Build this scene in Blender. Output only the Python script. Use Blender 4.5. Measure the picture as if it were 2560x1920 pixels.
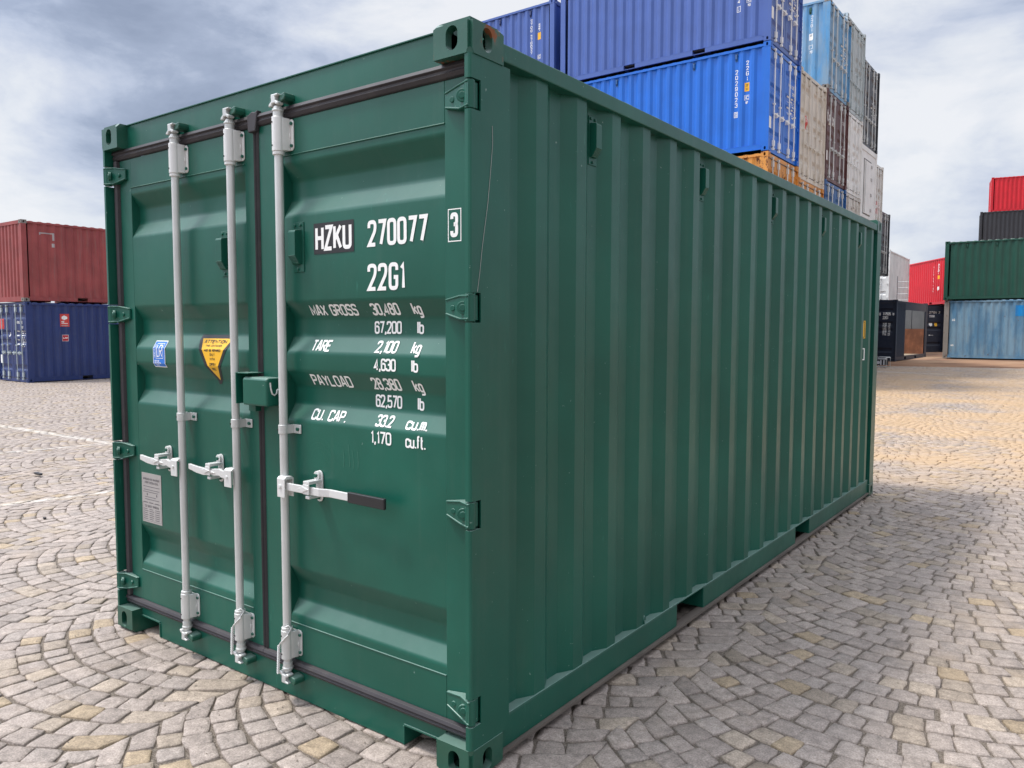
import bpy, bmesh, math, random
from math import radians, sin, cos, pi
import numpy as np
from mathutils import Vector, Matrix
for o in list(bpy.data.objects): bpy.data.objects.remove(o)
S = bpy.context.scene
COL = S.collection
# ------------------------------------------------------------------ camera, world, sun, exposure
CAM = Vector((1.6669, -2.0111, 1.5746)); YAW, PIT, ROL, FPX = -.6397, -.0694, .0021, 1962.4
cd = bpy.data.cameras.new('camera'); cam = bpy.data.objects.new('camera', cd); COL.objects.link(cam); S.camera = cam
cd.sensor_fit = 'HORIZONTAL'; cd.sensor_width = 36; cd.lens = FPX/2560*36; cd.clip_start = .05; cd.clip_end = 3000
f = Vector((cos(PIT)*sin(YAW), cos(PIT)*cos(YAW), sin(PIT))); r = Vector((cos(YAW), -sin(YAW), 0)); u = r.cross(f)
r2 = r*cos(ROL)+u*sin(ROL); u2 = -r*sin(ROL)+u*cos(ROL)
m = Matrix((r2, u2, -f)).transposed().to_4x4(); m.translation = CAM; cam.matrix_world = m
S.view_settings.view_transform = 'Standard'; S.view_settings.look = 'None'; S.view_settings.exposure = 0.52; S.view_settings.gamma = 1
SUNV = Vector((-.42, -.25, 1.0)).normalized()
sd = bpy.data.lights.new('sun', 'SUN'); sd.energy = 2.1; sd.angle = radians(8); sd.color = (1, .95, .87)
so = bpy.data.objects.new('sun', sd); COL.objects.link(so); so.location = SUNV*40
so.rotation_euler = (-SUNV).to_track_quat('-Z', 'Y').to_euler()

def nd(t, kind, loc=(0, 0), **kw):
    n = t.nodes.new(kind)
    for k, v in kw.items():
        if k in n.bl_rna.properties: setattr(n, k, v)
        else: n.inputs[k.replace('_', ' ')].default_value = v
    return n
def mth(t, op, a, b=None, c=None, clamp=False):
    n = t.nodes.new('ShaderNodeMath'); n.operation = op; n.use_clamp = clamp
    for i, x in enumerate((a, b, c)):
        if x is None: continue
        if isinstance(x, (int, float)): n.inputs[i].default_value = x
        else: t.links.new(x, n.inputs[i])
    return n.outputs[0]
def mixc(t, fac, a, b, mode='MIX'):
    n = t.nodes.new('ShaderNodeMix'); n.data_type = 'RGBA'; n.blend_type = mode
    for i, x in ((0, fac), (6, a), (7, b)):
        if isinstance(x, (int, float)): n.inputs[i].default_value = x
        elif isinstance(x, tuple): n.inputs[i].default_value = (*x[:3], 1)
        else: t.links.new(x, n.inputs[i])
    return n.outputs[2]
def noise(t, vec, scale, detail=4, rough=.55, dist=0):
    n = t.nodes.new('ShaderNodeTexNoise'); n.inputs['Scale'].default_value = scale; n.inputs['Detail'].default_value = detail
    n.inputs['Roughness'].default_value = rough; n.inputs['Distortion'].default_value = dist
    if vec is not None: t.links.new(vec, n.inputs['Vector'])
    return n.outputs['Fac']
def rampf(t, x, a, b, lo=0., hi=1.):
    n = t.nodes.new('ShaderNodeMapRange'); n.interpolation_type = 'SMOOTHSTEP'
    t.links.new(x, n.inputs[0]); n.inputs[1].default_value = a; n.inputs[2].default_value = b
    n.inputs[3].default_value = lo; n.inputs[4].default_value = hi
    return n.outputs[0]
def mapping(t, vec, scale):
    n = t.nodes.new('ShaderNodeMapping'); n.inputs['Scale'].default_value = scale; t.links.new(vec, n.inputs['Vector']); return n.outputs[0]

W = bpy.data.worlds.new('World'); S.world = W; W.use_nodes = True; t = W.node_tree; t.nodes.clear()
out = t.nodes.new('ShaderNodeOutputWorld'); bg = t.nodes.new('ShaderNodeBackground'); bg.inputs[1].default_value = .1
sky = t.nodes.new('ShaderNodeTexSky'); sky.sky_type = 'NISHITA'; sky.sun_disc = False
sky.sun_elevation = math.asin(SUNV.z); sky.sun_rotation = math.atan2(SUNV.x, SUNV.y)
tc = t.nodes.new('ShaderNodeTexCoord'); V = tc.outputs['Generated']
mp = mapping(t, V, (1, 1, 2.3))
n1 = noise(t, mp, 2.9, 11, .58, .45); n2 = noise(t, mp, 8.5, 9, .6, .3)
val = mth(t, 'ADD', mth(t, 'MULTIPLY', n1, 1.75), mth(t, 'MULTIPLY', n2, .62))
val = mth(t, 'SUBTRACT', val, .555)
for d, c0, c1, w in (((-.80, .53, .27), .955, .995, -.30), ((-.86, .42, .30), .96, .995, -.10), ((-.915, .381, .12), .965, .997, .26), ((-.655, .675, .35), .955, .995, .24), ((-.80, .53, .43), .975, .997, .10),
                     ((-.10, .94, .33), .95, .998, -.02), ((-.17, .975, .10), .985, .999, -.06), ((-.20, .955, .20), .98, .999, .16), ((.6, -.4, .5), .3, .95, .1)):
    n = t.nodes.new('ShaderNodeVectorMath'); n.operation = 'DOT_PRODUCT'; t.links.new(V, n.inputs[0]); n.inputs[1].default_value = Vector(d).normalized()
    val = mth(t, 'ADD', val, mth(t, 'MULTIPLY', rampf(t, n.outputs['Value'], c0, c1), w))
cr = t.nodes.new('ShaderNodeValToRGB'); t.links.new(val, cr.inputs[0])
el = cr.color_ramp.elements
stops = [(.14, (2.1, 2.5, 3.4)), (.32, (2.7, 3.15, 4.15)), (.46, (3.7, 4.15, 5.15)), (.60, (4.6, 4.95, 5.75)), (.74, (5.5, 5.75, 6.2)), (.90, (6.2, 6.3, 6.55))]
while len(el) < len(stops): el.new(.5)
for e, (p, c) in zip(el, stops): e.position = p; e.color = (*[x/10 for x in c], 1)
sc = mixc(t, 1.0, cr.outputs[0], (10, 10, 10), 'MULTIPLY')
sn = t.nodes.new('ShaderNodeVectorMath'); sn.operation = 'DOT_PRODUCT'; t.links.new(V, sn.inputs[0]); sn.inputs[1].default_value = SUNV
glow = rampf(t, sn.outputs['Value'], .50, .97, 1.0, 4.2)   # unseen glow round the veiled sun, added to strengthen the overhead light
gv = t.nodes.new('ShaderNodeVectorMath'); gv.operation = 'SCALE'; t.links.new(sc, gv.inputs[0]); t.links.new(glow, gv.inputs['Scale'])
fin = mixc(t, .93, sky.outputs[0], gv.outputs[0])
t.links.new(fin, bg.inputs[0]); t.links.new(bg.outputs[0], out.inputs[0])

# ------------------------------------------------------------------ materials
def mat(name, col, rough=.5, metal=0., rust=0., dirt=.0, var=.08, bump=.0, coat=0., rustcol=(.16, .055, .02), streak=0., fade=None, fadeamt=0., spec=.5, sc=1., dust_daylight=0., scuff=0.):
    M = bpy.data.materials.new(name); M.use_nodes = True; t = M.node_tree; b = t.nodes['Principled BSDF']
    tc = t.nodes.new('ShaderNodeTexCoord'); O = tc.outputs['Object']
    n = noise(t, O, 1.7*sc, 5); c = mixc(t, 1, (*col, 1), (1, 1, 1), 'MIX') if False else None
    v = rampf(t, n, .3, .7, 1-var, 1+var)
    vn = t.nodes.new('ShaderNodeVectorMath'); vn.operation = 'SCALE'; vn.inputs[0].default_value = col; t.links.new(v, vn.inputs['Scale']); c = vn.outputs[0]
    rg = None
    if fade is not None:
        fm = rampf(t, noise(t, mapping(t, O, (1.2, 1.2, .35)), 1.6*sc, 7, .65), .5-.25*fadeamt, .72-.25*fadeamt); c = mixc(t, mth(t, 'MULTIPLY', fm, fadeamt), c, fade)
    if streak:
        sm = rampf(t, noise(t, mapping(t, O, (9, 9, .5)), 2.2, 5, .6), .52, .72); c = mixc(t, mth(t, 'MULTIPLY', sm, streak), c, (.22, .21, .19))
    if dirt:
        dm = rampf(t, noise(t, O, 9*sc, 8, .7), .48, .75); c = mixc(t, mth(t, 'MULTIPLY', dm, dirt), c, (.19, .17, .14))
    if scuff:  # small scuffs and touched-up spots
        s1 = rampf(t, noise(t, O, 2.3, 3, .5), .56, .66); s2 = rampf(t, noise(t, mapping(t, O, (60, 60, 11)), 1., 6, .7), .60, .70)
        c = mixc(t, mth(t, 'MULTIPLY', mth(t, 'MULTIPLY', s1, s2), scuff), c, (.05, .26, .19))
        s3 = rampf(t, noise(t, O, 55, 3, .5), .735, .76); c = mixc(t, mth(t, 'MULTIPLY', s3, .5), c, (.30, .40, .36))
    if dust_daylight:   # dusty film, plus daylight painted into the colour of whatever faces up
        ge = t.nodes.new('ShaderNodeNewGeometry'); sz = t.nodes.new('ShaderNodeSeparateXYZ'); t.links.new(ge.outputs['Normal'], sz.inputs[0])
        c = mixc(t, mth(t, 'MULTIPLY', rampf(t, sz.outputs[2], .22, .97), mth(t, 'MULTIPLY', rampf(t, noise(t, O, 6, 5, .6), .2, .8, .75, 1.1), dust_daylight)), c, (.30, .40, .36))
    rr = mth(t, 'ADD', mth(t, 'MULTIPLY', noise(t, O, 14, 4), .16), rough-.08)
    if rust:
        rm = rampf(t, noise(t, mapping(t, O, (1, 1, .55)), 5.5*sc, 10, .72), .74-.3*rust, .80-.3*rust); c = mixc(t, rm, c, mixc(t, noise(t, O, 30, 4), (rustcol[0]*.5, rustcol[1]*.5, rustcol[2]*.5), rustcol))
        rr = mth(t, 'MAXIMUM', rr, mth(t, 'MULTIPLY', rm, .85))
    t.links.new(c, b.inputs['Base Color']); t.links.new(rr, b.inputs['Roughness']); b.inputs['Metallic'].default_value = metal
    b.inputs['Coat Weight'].default_value = coat; b.inputs['Coat Roughness'].default_value = .30; b.inputs['Specular IOR Level'].default_value = spec
    if bump:
        bn = t.nodes.new('ShaderNodeBump'); bn.inputs['Strength'].default_value = bump; bn.inputs['Distance'].default_value = .01
        h = mth(t, 'ADD', mth(t, 'MULTIPLY', noise(t, O, 2.4, 2), 1.6), mth(t, 'MULTIPLY', noise(t, O, 90, 3), .05)); t.links.new(h, bn.inputs['Height']); t.links.new(bn.outputs[0], b.inputs['Normal'])
    return M
GREEN = mat('green_paint', (.0058, .090, .061), .36, var=.13, bump=.30, streak=.03, dirt=.03, coat=0, spec=.42, dust_daylight=.55, scuff=.35)
GRUST = mat('rusted_green_cast_paint', (.012, .09, .06), .4, rust=.62, var=.2, bump=.5, dirt=.15, dust_daylight=.4, rustcol=(.30, .10, .035), sc=1.3)
GCAST = mat('green_cast_paint', (.010, .085, .055), .36, rust=.30, coat=.2, dust_daylight=.4, var=.2, bump=.5, dirt=.10, sc=1.6)
GALV = mat('galvanised_steel', (.60, .61, .60), .42, metal=.35, var=.14, dirt=.12, bump=.2)
WGALV = mat('pale_zinc', (.70, .70, .69), .38, metal=.2, var=.08, dirt=.10)
RUBR = mat('black_rubber', (.035, .031, .036), .55, var=.2, dirt=.12)
DUSTY = mat('dusty_primer', (.12, .10, .085), .8, var=.25, dirt=.4)
BLACK = mat('black_plastic', (.016, .016, .018), .42)
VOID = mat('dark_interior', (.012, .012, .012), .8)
WHITE = mat('white_vinyl', (.86, .86, .84), .5, var=.03)
YEL = mat('yellow_vinyl', (.85, .46, .02), .45, var=.04)
BLUV = mat('blue_vinyl', (.02, .17, .62), .4, var=.03)
REDV = mat('red_vinyl', (.62, .06, .05), .45, var=.05)
PLATE = mat('plate_metal', (.42, .40, .39), .45, metal=.3, var=.08)
GREYT = mat('grey_print', (.13, .12, .13), .6)
WOOD = mat('stained_plywood', (.26, .10, .05), .6, var=.35, fade=(.15, .055, .028), fadeamt=.6, sc=2)
FLOOR = mat('dark_underfloor', (.03, .025, .022), .8, var=.3)

# ------------------------------------------------------------------ mesh builder
class MB:
    def __init__(s): s.v = []; s.f = []; s.m = []
    def add(s, vs, fs, m=0):
        o = len(s.v); s.v += [tuple(p) for p in vs]; s.f += [tuple(i+o for i in q) for q in fs]; s.m += [m]*len(fs); return s
    def box(s, x0, x1, y0, y1, z0, z1, m=0):
        if x0 > x1: x0, x1 = x1, x0
        if y0 > y1: y0, y1 = y1, y0
        return s.add([(x, y, z) for z in (z0, z1) for y in (y0, y1) for x in (x0, x1)], [(0, 2, 3, 1), (4, 5, 7, 6), (0, 1, 5, 4), (2, 6, 7, 3), (0, 4, 6, 2), (1, 3, 7, 5)], m)
    def prism(s, poly, ax, a, b, m=0, caps=True):
        A = sum(poly[i][0]*poly[(i+1) % len(poly)][1]-poly[(i+1) % len(poly)][0]*poly[i][1] for i in range(len(poly)))
        if (A < 0) != (ax == 'y'): poly = poly[::-1]
        n = len(poly); M = {'x': lambda p, c: (c, p[0], p[1]), 'y': lambda p, c: (p[0], c, p[1]), 'z': lambda p, c: (p[0], p[1], c)}[ax]
        vs = [M(p, a) for p in poly]+[M(p, b) for p in poly]
        fs = [(i, (i+1) % n, (i+1) % n+n, i+n) for i in range(n)]
        if caps: fs += [tuple(range(n))[::-1], tuple(range(n, 2*n))]
        return s.add(vs, fs, m)
    def cyl(s, p0, p1, r, n=16, m=0, r2=None, caps=True):
        p0, p1 = Vector(p0), Vector(p1); d = (p1-p0).normalized(); a = d.orthogonal().normalized(); b = d.cross(a); r2 = r if r2 is None else r2
        vs = [p0+(a*cos(2*pi*i/n)+b*sin(2*pi*i/n))*r for i in range(n)]+[p1+(a*cos(2*pi*i/n)+b*sin(2*pi*i/n))*r2 for i in range(n)]
        fs = [(i, (i+1) % n, (i+1) % n+n, i+n) for i in range(n)]
        if caps: fs += [tuple(range(n))[::-1], tuple(range(n, 2*n))]
        return s.add(vs, fs, m)
    def tube(s, pts, r, n=8, m=0):
        pts = [Vector(p) for p in pts]; vs = []; N = len(pts)
        for i, p in enumerate(pts):
            d = (pts[min(i+1, N-1)]-pts[max(i-1, 0)]).normalized(); a = d.cross(Vector((.3, .2, .93))).normalized(); b = d.cross(a)
            vs += [p+(a*cos(2*pi*k/n)+b*sin(2*pi*k/n))*r for k in range(n)]
        fs = [(i*n+k, i*n+(k+1) % n, (i+1)*n+(k+1) % n, (i+1)*n+k) for i in range(N-1) for k in range(n)]
        fs += [tuple(range(n))[::-1], tuple(range((N-1)*n, N*n))]
        return s.add(vs, fs, m)
    def build(s, name, mats, parent=None, bevel=0, seg=2, smooth=None, label=None):
        me = bpy.data.meshes.new(name); me.from_pydata(s.v, [], s.f); me.polygons.foreach_set('material_index', s.m)
        if not isinstance(mats, (list, tuple)): mats = [mats]
        for x in mats: me.materials.append(x)
        o = bpy.data.objects.new(name, me); COL.objects.link(o)
        if parent is not None: o.parent = parent
        if smooth is not None:
            me.polygons.foreach_set('use_smooth', [True]*len(me.polygons)); me.set_sharp_from_angle(angle=radians(smooth))
        if bevel:
            b = o.modifiers.new('bevel', 'BEVEL'); b.width = bevel; b.segments = seg; b.limit_method = 'ANGLE'; b.angle_limit = radians(35); b.harden_normals = False
        me.update()
        if label: o['label'] = label
        return o
def empty(name, loc, rz=0., label=None, cat=None, group=None):
    o = bpy.data.objects.new(name, None); COL.objects.link(o); o.empty_display_size = .2; o.location = loc; o.rotation_euler = (0, 0, rz); tag(o, label, cat, group); return o
def tag(o, label=None, cat=None, group=None, kind=None):
    if label: o['label'] = label
    if cat: o['category'] = cat
    if group: o['group'] = group
    if kind: o['kind'] = kind
    return o

# ------------------------------------------------------------------ stroke lettering (uniform width stencil gothic)
G = {'0': 'c 0,0 4,0 4,8 0,8', '1': 's .3,6.6 1.4,8! 1.4,0', '2': 'r 0,6 0,8 4,8 4,5 0,0! 4,0', '3': 'r 0,6.3 0,8 4,8 4,4.2 1.6,4.2;r 2.4,4.2 4,4.2 4,0 0,0 0,1.7',
 '4': 's 4,2 0,2! 3,8! 3,0', '5': 'r 3.8,8 .3,8! .1,4.3! 4,4.9 4,0 0,0 0,1.7', '6': 'r 4,6.3 4,8 0,8 0,0 4,0 4,4.8 .2,4.8', '7': 's 0,8 4,8! 1.4,0',
 '8': 'c .2,4.3 3.8,4.3 3.8,8 .2,8;c 0,0 4,0 4,4.3 0,4.3', '9': 'r 0,1.7 0,0 4,0 4,8 0,8 0,3.3 3.8,3.3', 'A': 's 0,0 1.6,8! 2.4,8! 4,0;s .7,2.3 3.3,2.3', 'B': 'c 0,4.2! 3.7,4.2 3.7,8 0,8!;c 0,0! 4,0 4,4.2 0,4.2!',
 'C': 'r 4,6 4,8 0,8 0,0 4,0 4,2', 'D': 'c 0,0! 4,0 4,8 0,8!', 'E': 's 4,8 0,8! 0,0! 4,0;s 0,4.2 3.2,4.2', 'F': 's 4,8 0,8! 0,0;s 0,4.2 3.2,4.2', 'G': 'r 4,6 4,8 0,8 0,0 4,0 4,3.7! 2.2,3.7',
 'H': 's 0,0 0,8;s 4,0 4,8;s 0,4.2 4,4.2', 'I': 's .5,0 .5,8', 'K': 's 0,0 0,8;s 4,8 .2,3.2;s 1.4,4.8 4,0', 'L': 's 0,8 0,0! 4,0', 'M': 's 0,0 0,8! 2.4,1.5! 4.8,8! 4.8,0', 'N': 's 0,0 0,8! 4,0! 4,8', 'O': 'c 0,0 4,0 4,8 0,8',
 'P': 'r 0,0 0,8! 4,8 4,3.8 .2,3.8', 'R': 'r 0,0 0,8! 4,8 4,3.9 .2,3.9;s 1.8,3.8 4,0', 'S': 'r 4,6.2 4,8 0,8 0,4.3 4,4.0 4,0 0,0 0,1.8', 'T': 's 0,8 4,8;s 2,8 2,0', 'U': 'r 0,8 0,0 4,0 4,8', 'V': 's 0,8 2,0! 4,8', 'W': 's 0,8 1,0! 2,6! 3,0! 4,8',
 'X': 's 0,0 4,8;s 0,8 4,0', 'Y': 's 0,8 2,4! 4,8;s 2,4 2,0', 'Z': 's 0,8 4,8! 0,0! 4,0', 'k': 's 0,0 0,8;s 3.6,5.4 .2,2.2;s 1.3,3.4 3.9,0', 'g': 'c 0,0 3.8,0 3.8,5.4 0,5.4;r 3.8,5.2 3.8,-2.4 0,-2.4', 'l': 's .5,0 .5,8',
 'b': 's 0,0 0,8;c 0,0 4,0 4,5.4 0,5.4', 'c': 'r 4,3.9 4,5.4 0,5.4 0,0 4,0 4,1.5', 'u': 'r 0,5.4 0,0 3.8,0;s 3.8,5.4 3.8,0', 'm': 's 0,0 0,5.4;r 0,4.4 0,5.4 2,5.4 2,0;r 2,4.4 2,5.4 4,5.4 4,0', 'f': 'r 1,0 1,8 2.8,8;s 0,5.4 2.4,5.4',
 't': 'r 1,8 1,0 2.8,0;s 0,5.4 2.4,5.4', 'e': 'r .2,2.8 4,2.8 4,5.4 0,5.4 0,0 3.8,0', 'x': 's 0,0 4,5.4;s 0,5.4 4,0', '.': 's .4,-.4 .4,.7', ',': 's .8,.9 .1,-1.3', '-': 's 0,4 3,4', ' ': ''}
GW = {'M': 4.8, '1': 1.6, 'l': 1, 'I': 1, '.': .8, ',': 1, '-': 3, ' ': 2.4, 'f': 2.8, 't': 2.8}
def rnd(pts, closed, rad=1.5):
    n = len(pts); o = []
    for i, (x, y, sh) in enumerate(pts):
        if sh or (not closed and i in (0, n-1)): o.append((x, y)); continue
        a, b = pts[i-1], pts[(i+1) % n]; da = math.hypot(a[0]-x, a[1]-y); db = math.hypot(b[0]-x, b[1]-y); ra, rb = min(rad, da*.49), min(rad, db*.49)
        p, q = (x+(a[0]-x)*ra/da, y+(a[1]-y)*ra/da), (x+(b[0]-x)*rb/db, y+(b[1]-y)*rb/db)
        for k in range(5):
            s = k/4; o.append(((1-s)**2*p[0]+2*s*(1-s)*x+s*s*q[0], (1-s)**2*p[1]+2*s*(1-s)*y+s*s*q[1]))
    return o
def ribbon(p, closed, sw):
    n = len(p); L = []; Rr = []
    for i in range(n):
        d0 = (p[i][0]-p[i-1][0], p[i][1]-p[i-1][1]) if (i or closed) else None; d1 = (p[(i+1) % n][0]-p[i][0], p[(i+1) % n][1]-p[i][1]) if (i < n-1 or closed) else None
        d0 = d0 or d1; d1 = d1 or d0; l0 = math.hypot(*d0) or 1; l1 = math.hypot(*d1) or 1
        n0 = (-d0[1]/l0, d0[0]/l0); n1 = (-d1[1]/l1, d1[0]/l1); mx, my = n0[0]+n1[0], n0[1]+n1[1]; q = mx*mx+my*my
        k = min(2/q if q > 1e-6 else 1, 2.2); mx *= k*sw/2; my *= k*sw/2
        L.append((p[i][0]+mx, p[i][1]+my)); Rr.append((p[i][0]-mx, p[i][1]-my))
    return [(Rr[i], Rr[(i+1) % n], L[(i+1) % n], L[i]) for i in range(n if closed else n-1)]
def lettering(s, u0, u1, v0, v1, sw, gap=1.5):
    """quads of the string s filling the box; returns list of (quad, layer)"""
    tot = sum(GW.get(c, 4) for c in s)+gap*(len(s)-1); sx = (u1-u0-sw)/max(tot, .1); sy = (v1-v0-sw)/8; x = 0; o = []; ly = 0
    for c in s:
        for st in filter(None, G.get(c, '').split(';')):
            k, *ps = st.split(); pts = [(*map(float, q.rstrip('!').split(',')), q.endswith('!') or k == 's') for q in ps]
            pp = rnd(pts, k == 'c'); pp = [(u0+sw/2+(x+a)*sx, v0+sw/2+b*sy) for a, b in pp]
            o += [(q, ly) for q in ribbon(pp, k == 'c', sw)]; ly += 1
        x += GW.get(c, 4)+gap
    return o
class Marks:
    """flat marks laid on a folded face: surf(u, v) -> local point; cuts = fold lines"""
    def __init__(s, surf, cu=(), cv=(), off=.0018): s.s = surf; s.cu = cu; s.cv = cv; s.p = {}; s.off = off
    def poly(s, pts, mi, lift=0.): s.p.setdefault(mi, []).append((pts, s.off+lift)); return s
    def rect(s, u0, u1, v0, v1, mi, lift=0.): return s.poly([(u0, v0), (u1, v0), (u1, v1), (u0, v1)], mi, lift)
    def text(s, st, u0, u1, v0, v1, sw, mi=0, lift=0., gap=1.5):
        for q, ly in lettering(st, u0, u1, v0, v1, sw, gap): s.poly(list(q), mi, lift+.00012*(ly % 7))
        return s
    def stack(s, st, uc, w, vtop, h, gap, sw, mi=0, lift=0.):
        v = vtop
        for c in st:
            if c != ' ': s.text(c, uc-w/2*(GW.get(c, 4)/4 if c == '1' else 1), uc+w/2*(GW.get(c, 4)/4 if c == '1' else 1), v-h, v, sw, mi, lift)
            v -= (h+gap)*(1 if c != ' ' else .6)
        return s
    def frame(s, u0, u1, v0, v1, w, mi, lift=0.):
        s.rect(u0, u1, v0, v0+w, mi, lift); s.rect(u0, u1, v1-w, v1, mi, lift); s.rect(u0, u0+w, v0+w, v1-w, mi, lift); s.rect(u1-w, u1, v0+w, v1-w, mi, lift); return s
    def build(s, name, mats, parent):
        bm = bmesh.new()
        for mi, ps in s.p.items():
            for pts, off in ps:
                try: fc = bm.faces.new([bm.verts.new((a, b, off)) for a, b in pts]); fc.material_index = mi
                except Exception: pass
        for ax, cuts in ((0, s.cu), (1, s.cv)):
            vs = [v.co[ax] for v in bm.verts]
            if not vs: continue
            lo, hi = min(vs), max(vs)
            for c in cuts:
                if lo < c < hi:
                    no = [0, 0, 0]; no[ax] = 1; co = [0, 0, 0]; co[ax] = c
                    bmesh.ops.bisect_plane(bm, geom=bm.verts[:]+bm.edges[:]+bm.faces[:], dist=1e-6, plane_co=co, plane_no=no)
        for v in bm.verts: v.co = s.s(v.co.x, v.co.y, v.co.z)
        me = bpy.data.meshes.new(name); bm.to_mesh(me); bm.free()
        for x in mats: me.materials.append(x)
        o = bpy.data.objects.new(name, me); COL.objects.link(o); o.parent = parent; return o

# ------------------------------------------------------------------ shipping container
CW = 2.438
DZ = [0, .365, .427, .495, .572, 1.198, 1.267, 1.337, 1.404, 1.479, 1.547, 1.618, 1.686, 2.035, 2.105, 2.178, 2.245, 9]
DD = [0, 0, 1, 1, 0, 0, 1, 1, 0, 0, 1, 1, 0, 0, 1, 1, 0, 0]
def doorprof(z, k=1.): return .055+.04*float(np.interp(z/k, DZ, DD))
def side_pts(L, a=.22, e0=.475, per=.281):
    o = [(a, 1)]; e = e0
    while e < L-.215:
        o += [(e-.140, 1), (e-.072, 0), (e, 0), (e+.068, 1)]; e += per
    o = [p for p in o if p[0] < L-.2]+[(L-.22, o[-1][1] if o[-1][0] > L-.3 else 1)]
    return o
def oval(cu, cv, w, h, n):
    r = w/2; o = []
    for i in range(n):
        a = 2*pi*(i+.5)/n; o.append((cu+r*cos(a), cv+r*sin(a)+(h/2-r)*(1 if sin(a) > 0 else -1)))
    return o
def holed(mb, M, w, h, hw, hh, n, dep):
    """rectangle w x h with an oval hole of depth dep; M(u,v,d) -> point"""
    ov = oval(w/2, h/2, hw, hh, n); rc = []; I = .0165; w2, h2 = w/2-I, h/2-I; sd_ = []
    for (a, b) in ov:
        dx, dy = a-w/2, b-h/2; kx = w2/abs(dx) if abs(dx) > 1e-9 else 9e9; ky = h2/abs(dy) if abs(dy) > 1e-9 else 9e9; k = min(kx, ky); rc.append((w/2+dx*k, h/2+dy*k)); sd_.append((0 if dx > 0 else 2) if kx < ky else (1 if dy > 0 else 3))
    vs = [M(a, b, 0) for a, b in rc]+[M(a, b, 0) for a, b in ov]+[M(a, b, dep) for a, b in ov]; fs = [(i, (i+1) % n, (i+1) % n+n, i+n) for i in range(n)]+[(i+n, (i+1) % n+n, (i+1) % n+2*n, i+2*n) for i in range(n)]
    cs = [M(w, h, 0), M(0, h, 0), M(0, 0, 0), M(w, 0, 0)]; o = 3*n
    vs += cs
    for k in range(4):  # side k runs from corner k-1 to corner k
        idx = [i for i in range(n) if sd_[i] == k]
        if k == 0: idx = [i for i in idx if i > n//2]+[i for i in idx if i <= n//2]
        if idx: fs.append(tuple([o+(k+3) % 4, o+k]+idx[::-1]))
    for i in range(n):
        a_, b_ = sd_[i], sd_[(i+1) % n]
        if a_ != b_:
            q_ = [i]
            while a_ != b_: q_.append(o+a_); a_ = (a_+1) % 4
            fs.append(tuple(q_+[(i+1) % n]))
    mb.add(vs, fs)
CAST = {}
def cast_mesh(top, n):
    """corner fitting; its outer faces look to -y and +x, x -.162..0, y 0...178"""
    if (top, n) in CAST: return CAST[(top, n)]
    mb = MB(); H = .118
    holed(mb, lambda u, v, d: (-.162+u, d, v), .162, H, .052, .080, n, .03)
    holed(mb, lambda u, v, d: (-d, u, v), .178, H, .052, .080, n, .03)
    z = H if top else 0
    holed(mb, (lambda u, v, d: (-.162+u, v, H-d)) if top else (lambda u, v, d: (-.162+u, .178-v, d)), .162, .178, .064, .124, n, .028)
    zz = 0 if top else H
    mb.add([(-.162, 0, zz), (0, 0, zz), (0, .178, zz), (-.162, .178, zz)], [(0, 1, 2, 3)]); mb.add([(-.162, .178, 0), (0, .178, 0), (0, .178, H), (-.162, .178, H)], [(0, 1, 2, 3)])
    mb.add([(-.162, 0, 0), (-.162, .178, 0), (-.162, .178, H), (-.162, 0, H)], [(0, 1, 2, 3)])
    bm = bmesh.new(); me = bpy.data.meshes.new('corner_casting')
    me.from_pydata(mb.v, [], mb.f); bm.from_mesh(me); bmesh.ops.remove_doubles(bm, verts=bm.verts, dist=1e-5); bmesh.ops.recalc_face_normals(bm, faces=bm.faces); 
    if n > 12:
        es = [e for e in bm.edges if len(e.link_faces) == 2 and e.calc_face_angle(0) > 1.2 and all(sum(abs(v.co[i]-lim) < 1e-4 for i, lims in enumerate(((-.162, 0), (0, .178), (0, H))) for lim in lims) >= 2 for v in e.verts)]
        vs = {v for e in es for v in e.verts if abs(v.co.x) < 1e-4 and abs(v.co.y) < 1e-4 or True}
        oz = H if top else 0
        big = [e for e in es if sum(all(abs(v.co[i]-l) < 1e-4 for v in e.verts) for i, l in ((0, 0), (1, 0), (2, oz))) >= 2]
        bmesh.ops.bevel(bm, geom=big, offset=.013, segments=4, affect='EDGES', clamp_overlap=True)
    for fc in bm.faces: fc.smooth = True
    bm.to_mesh(me); bm.free(); me.set_sharp_from_angle(angle=radians(40)); CAST[(top, n)] = me; return me
def put(name, me, m, parent, mw):
    o = bpy.data.objects.new(name, me); COL.objects.link(o); o.parent = parent; o.matrix_local = mw
    if not me.materials: me.materials.append(m)
    o.material_slots[0].link = 'OBJECT'; o.material_slots[0].material = m; return o

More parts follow.
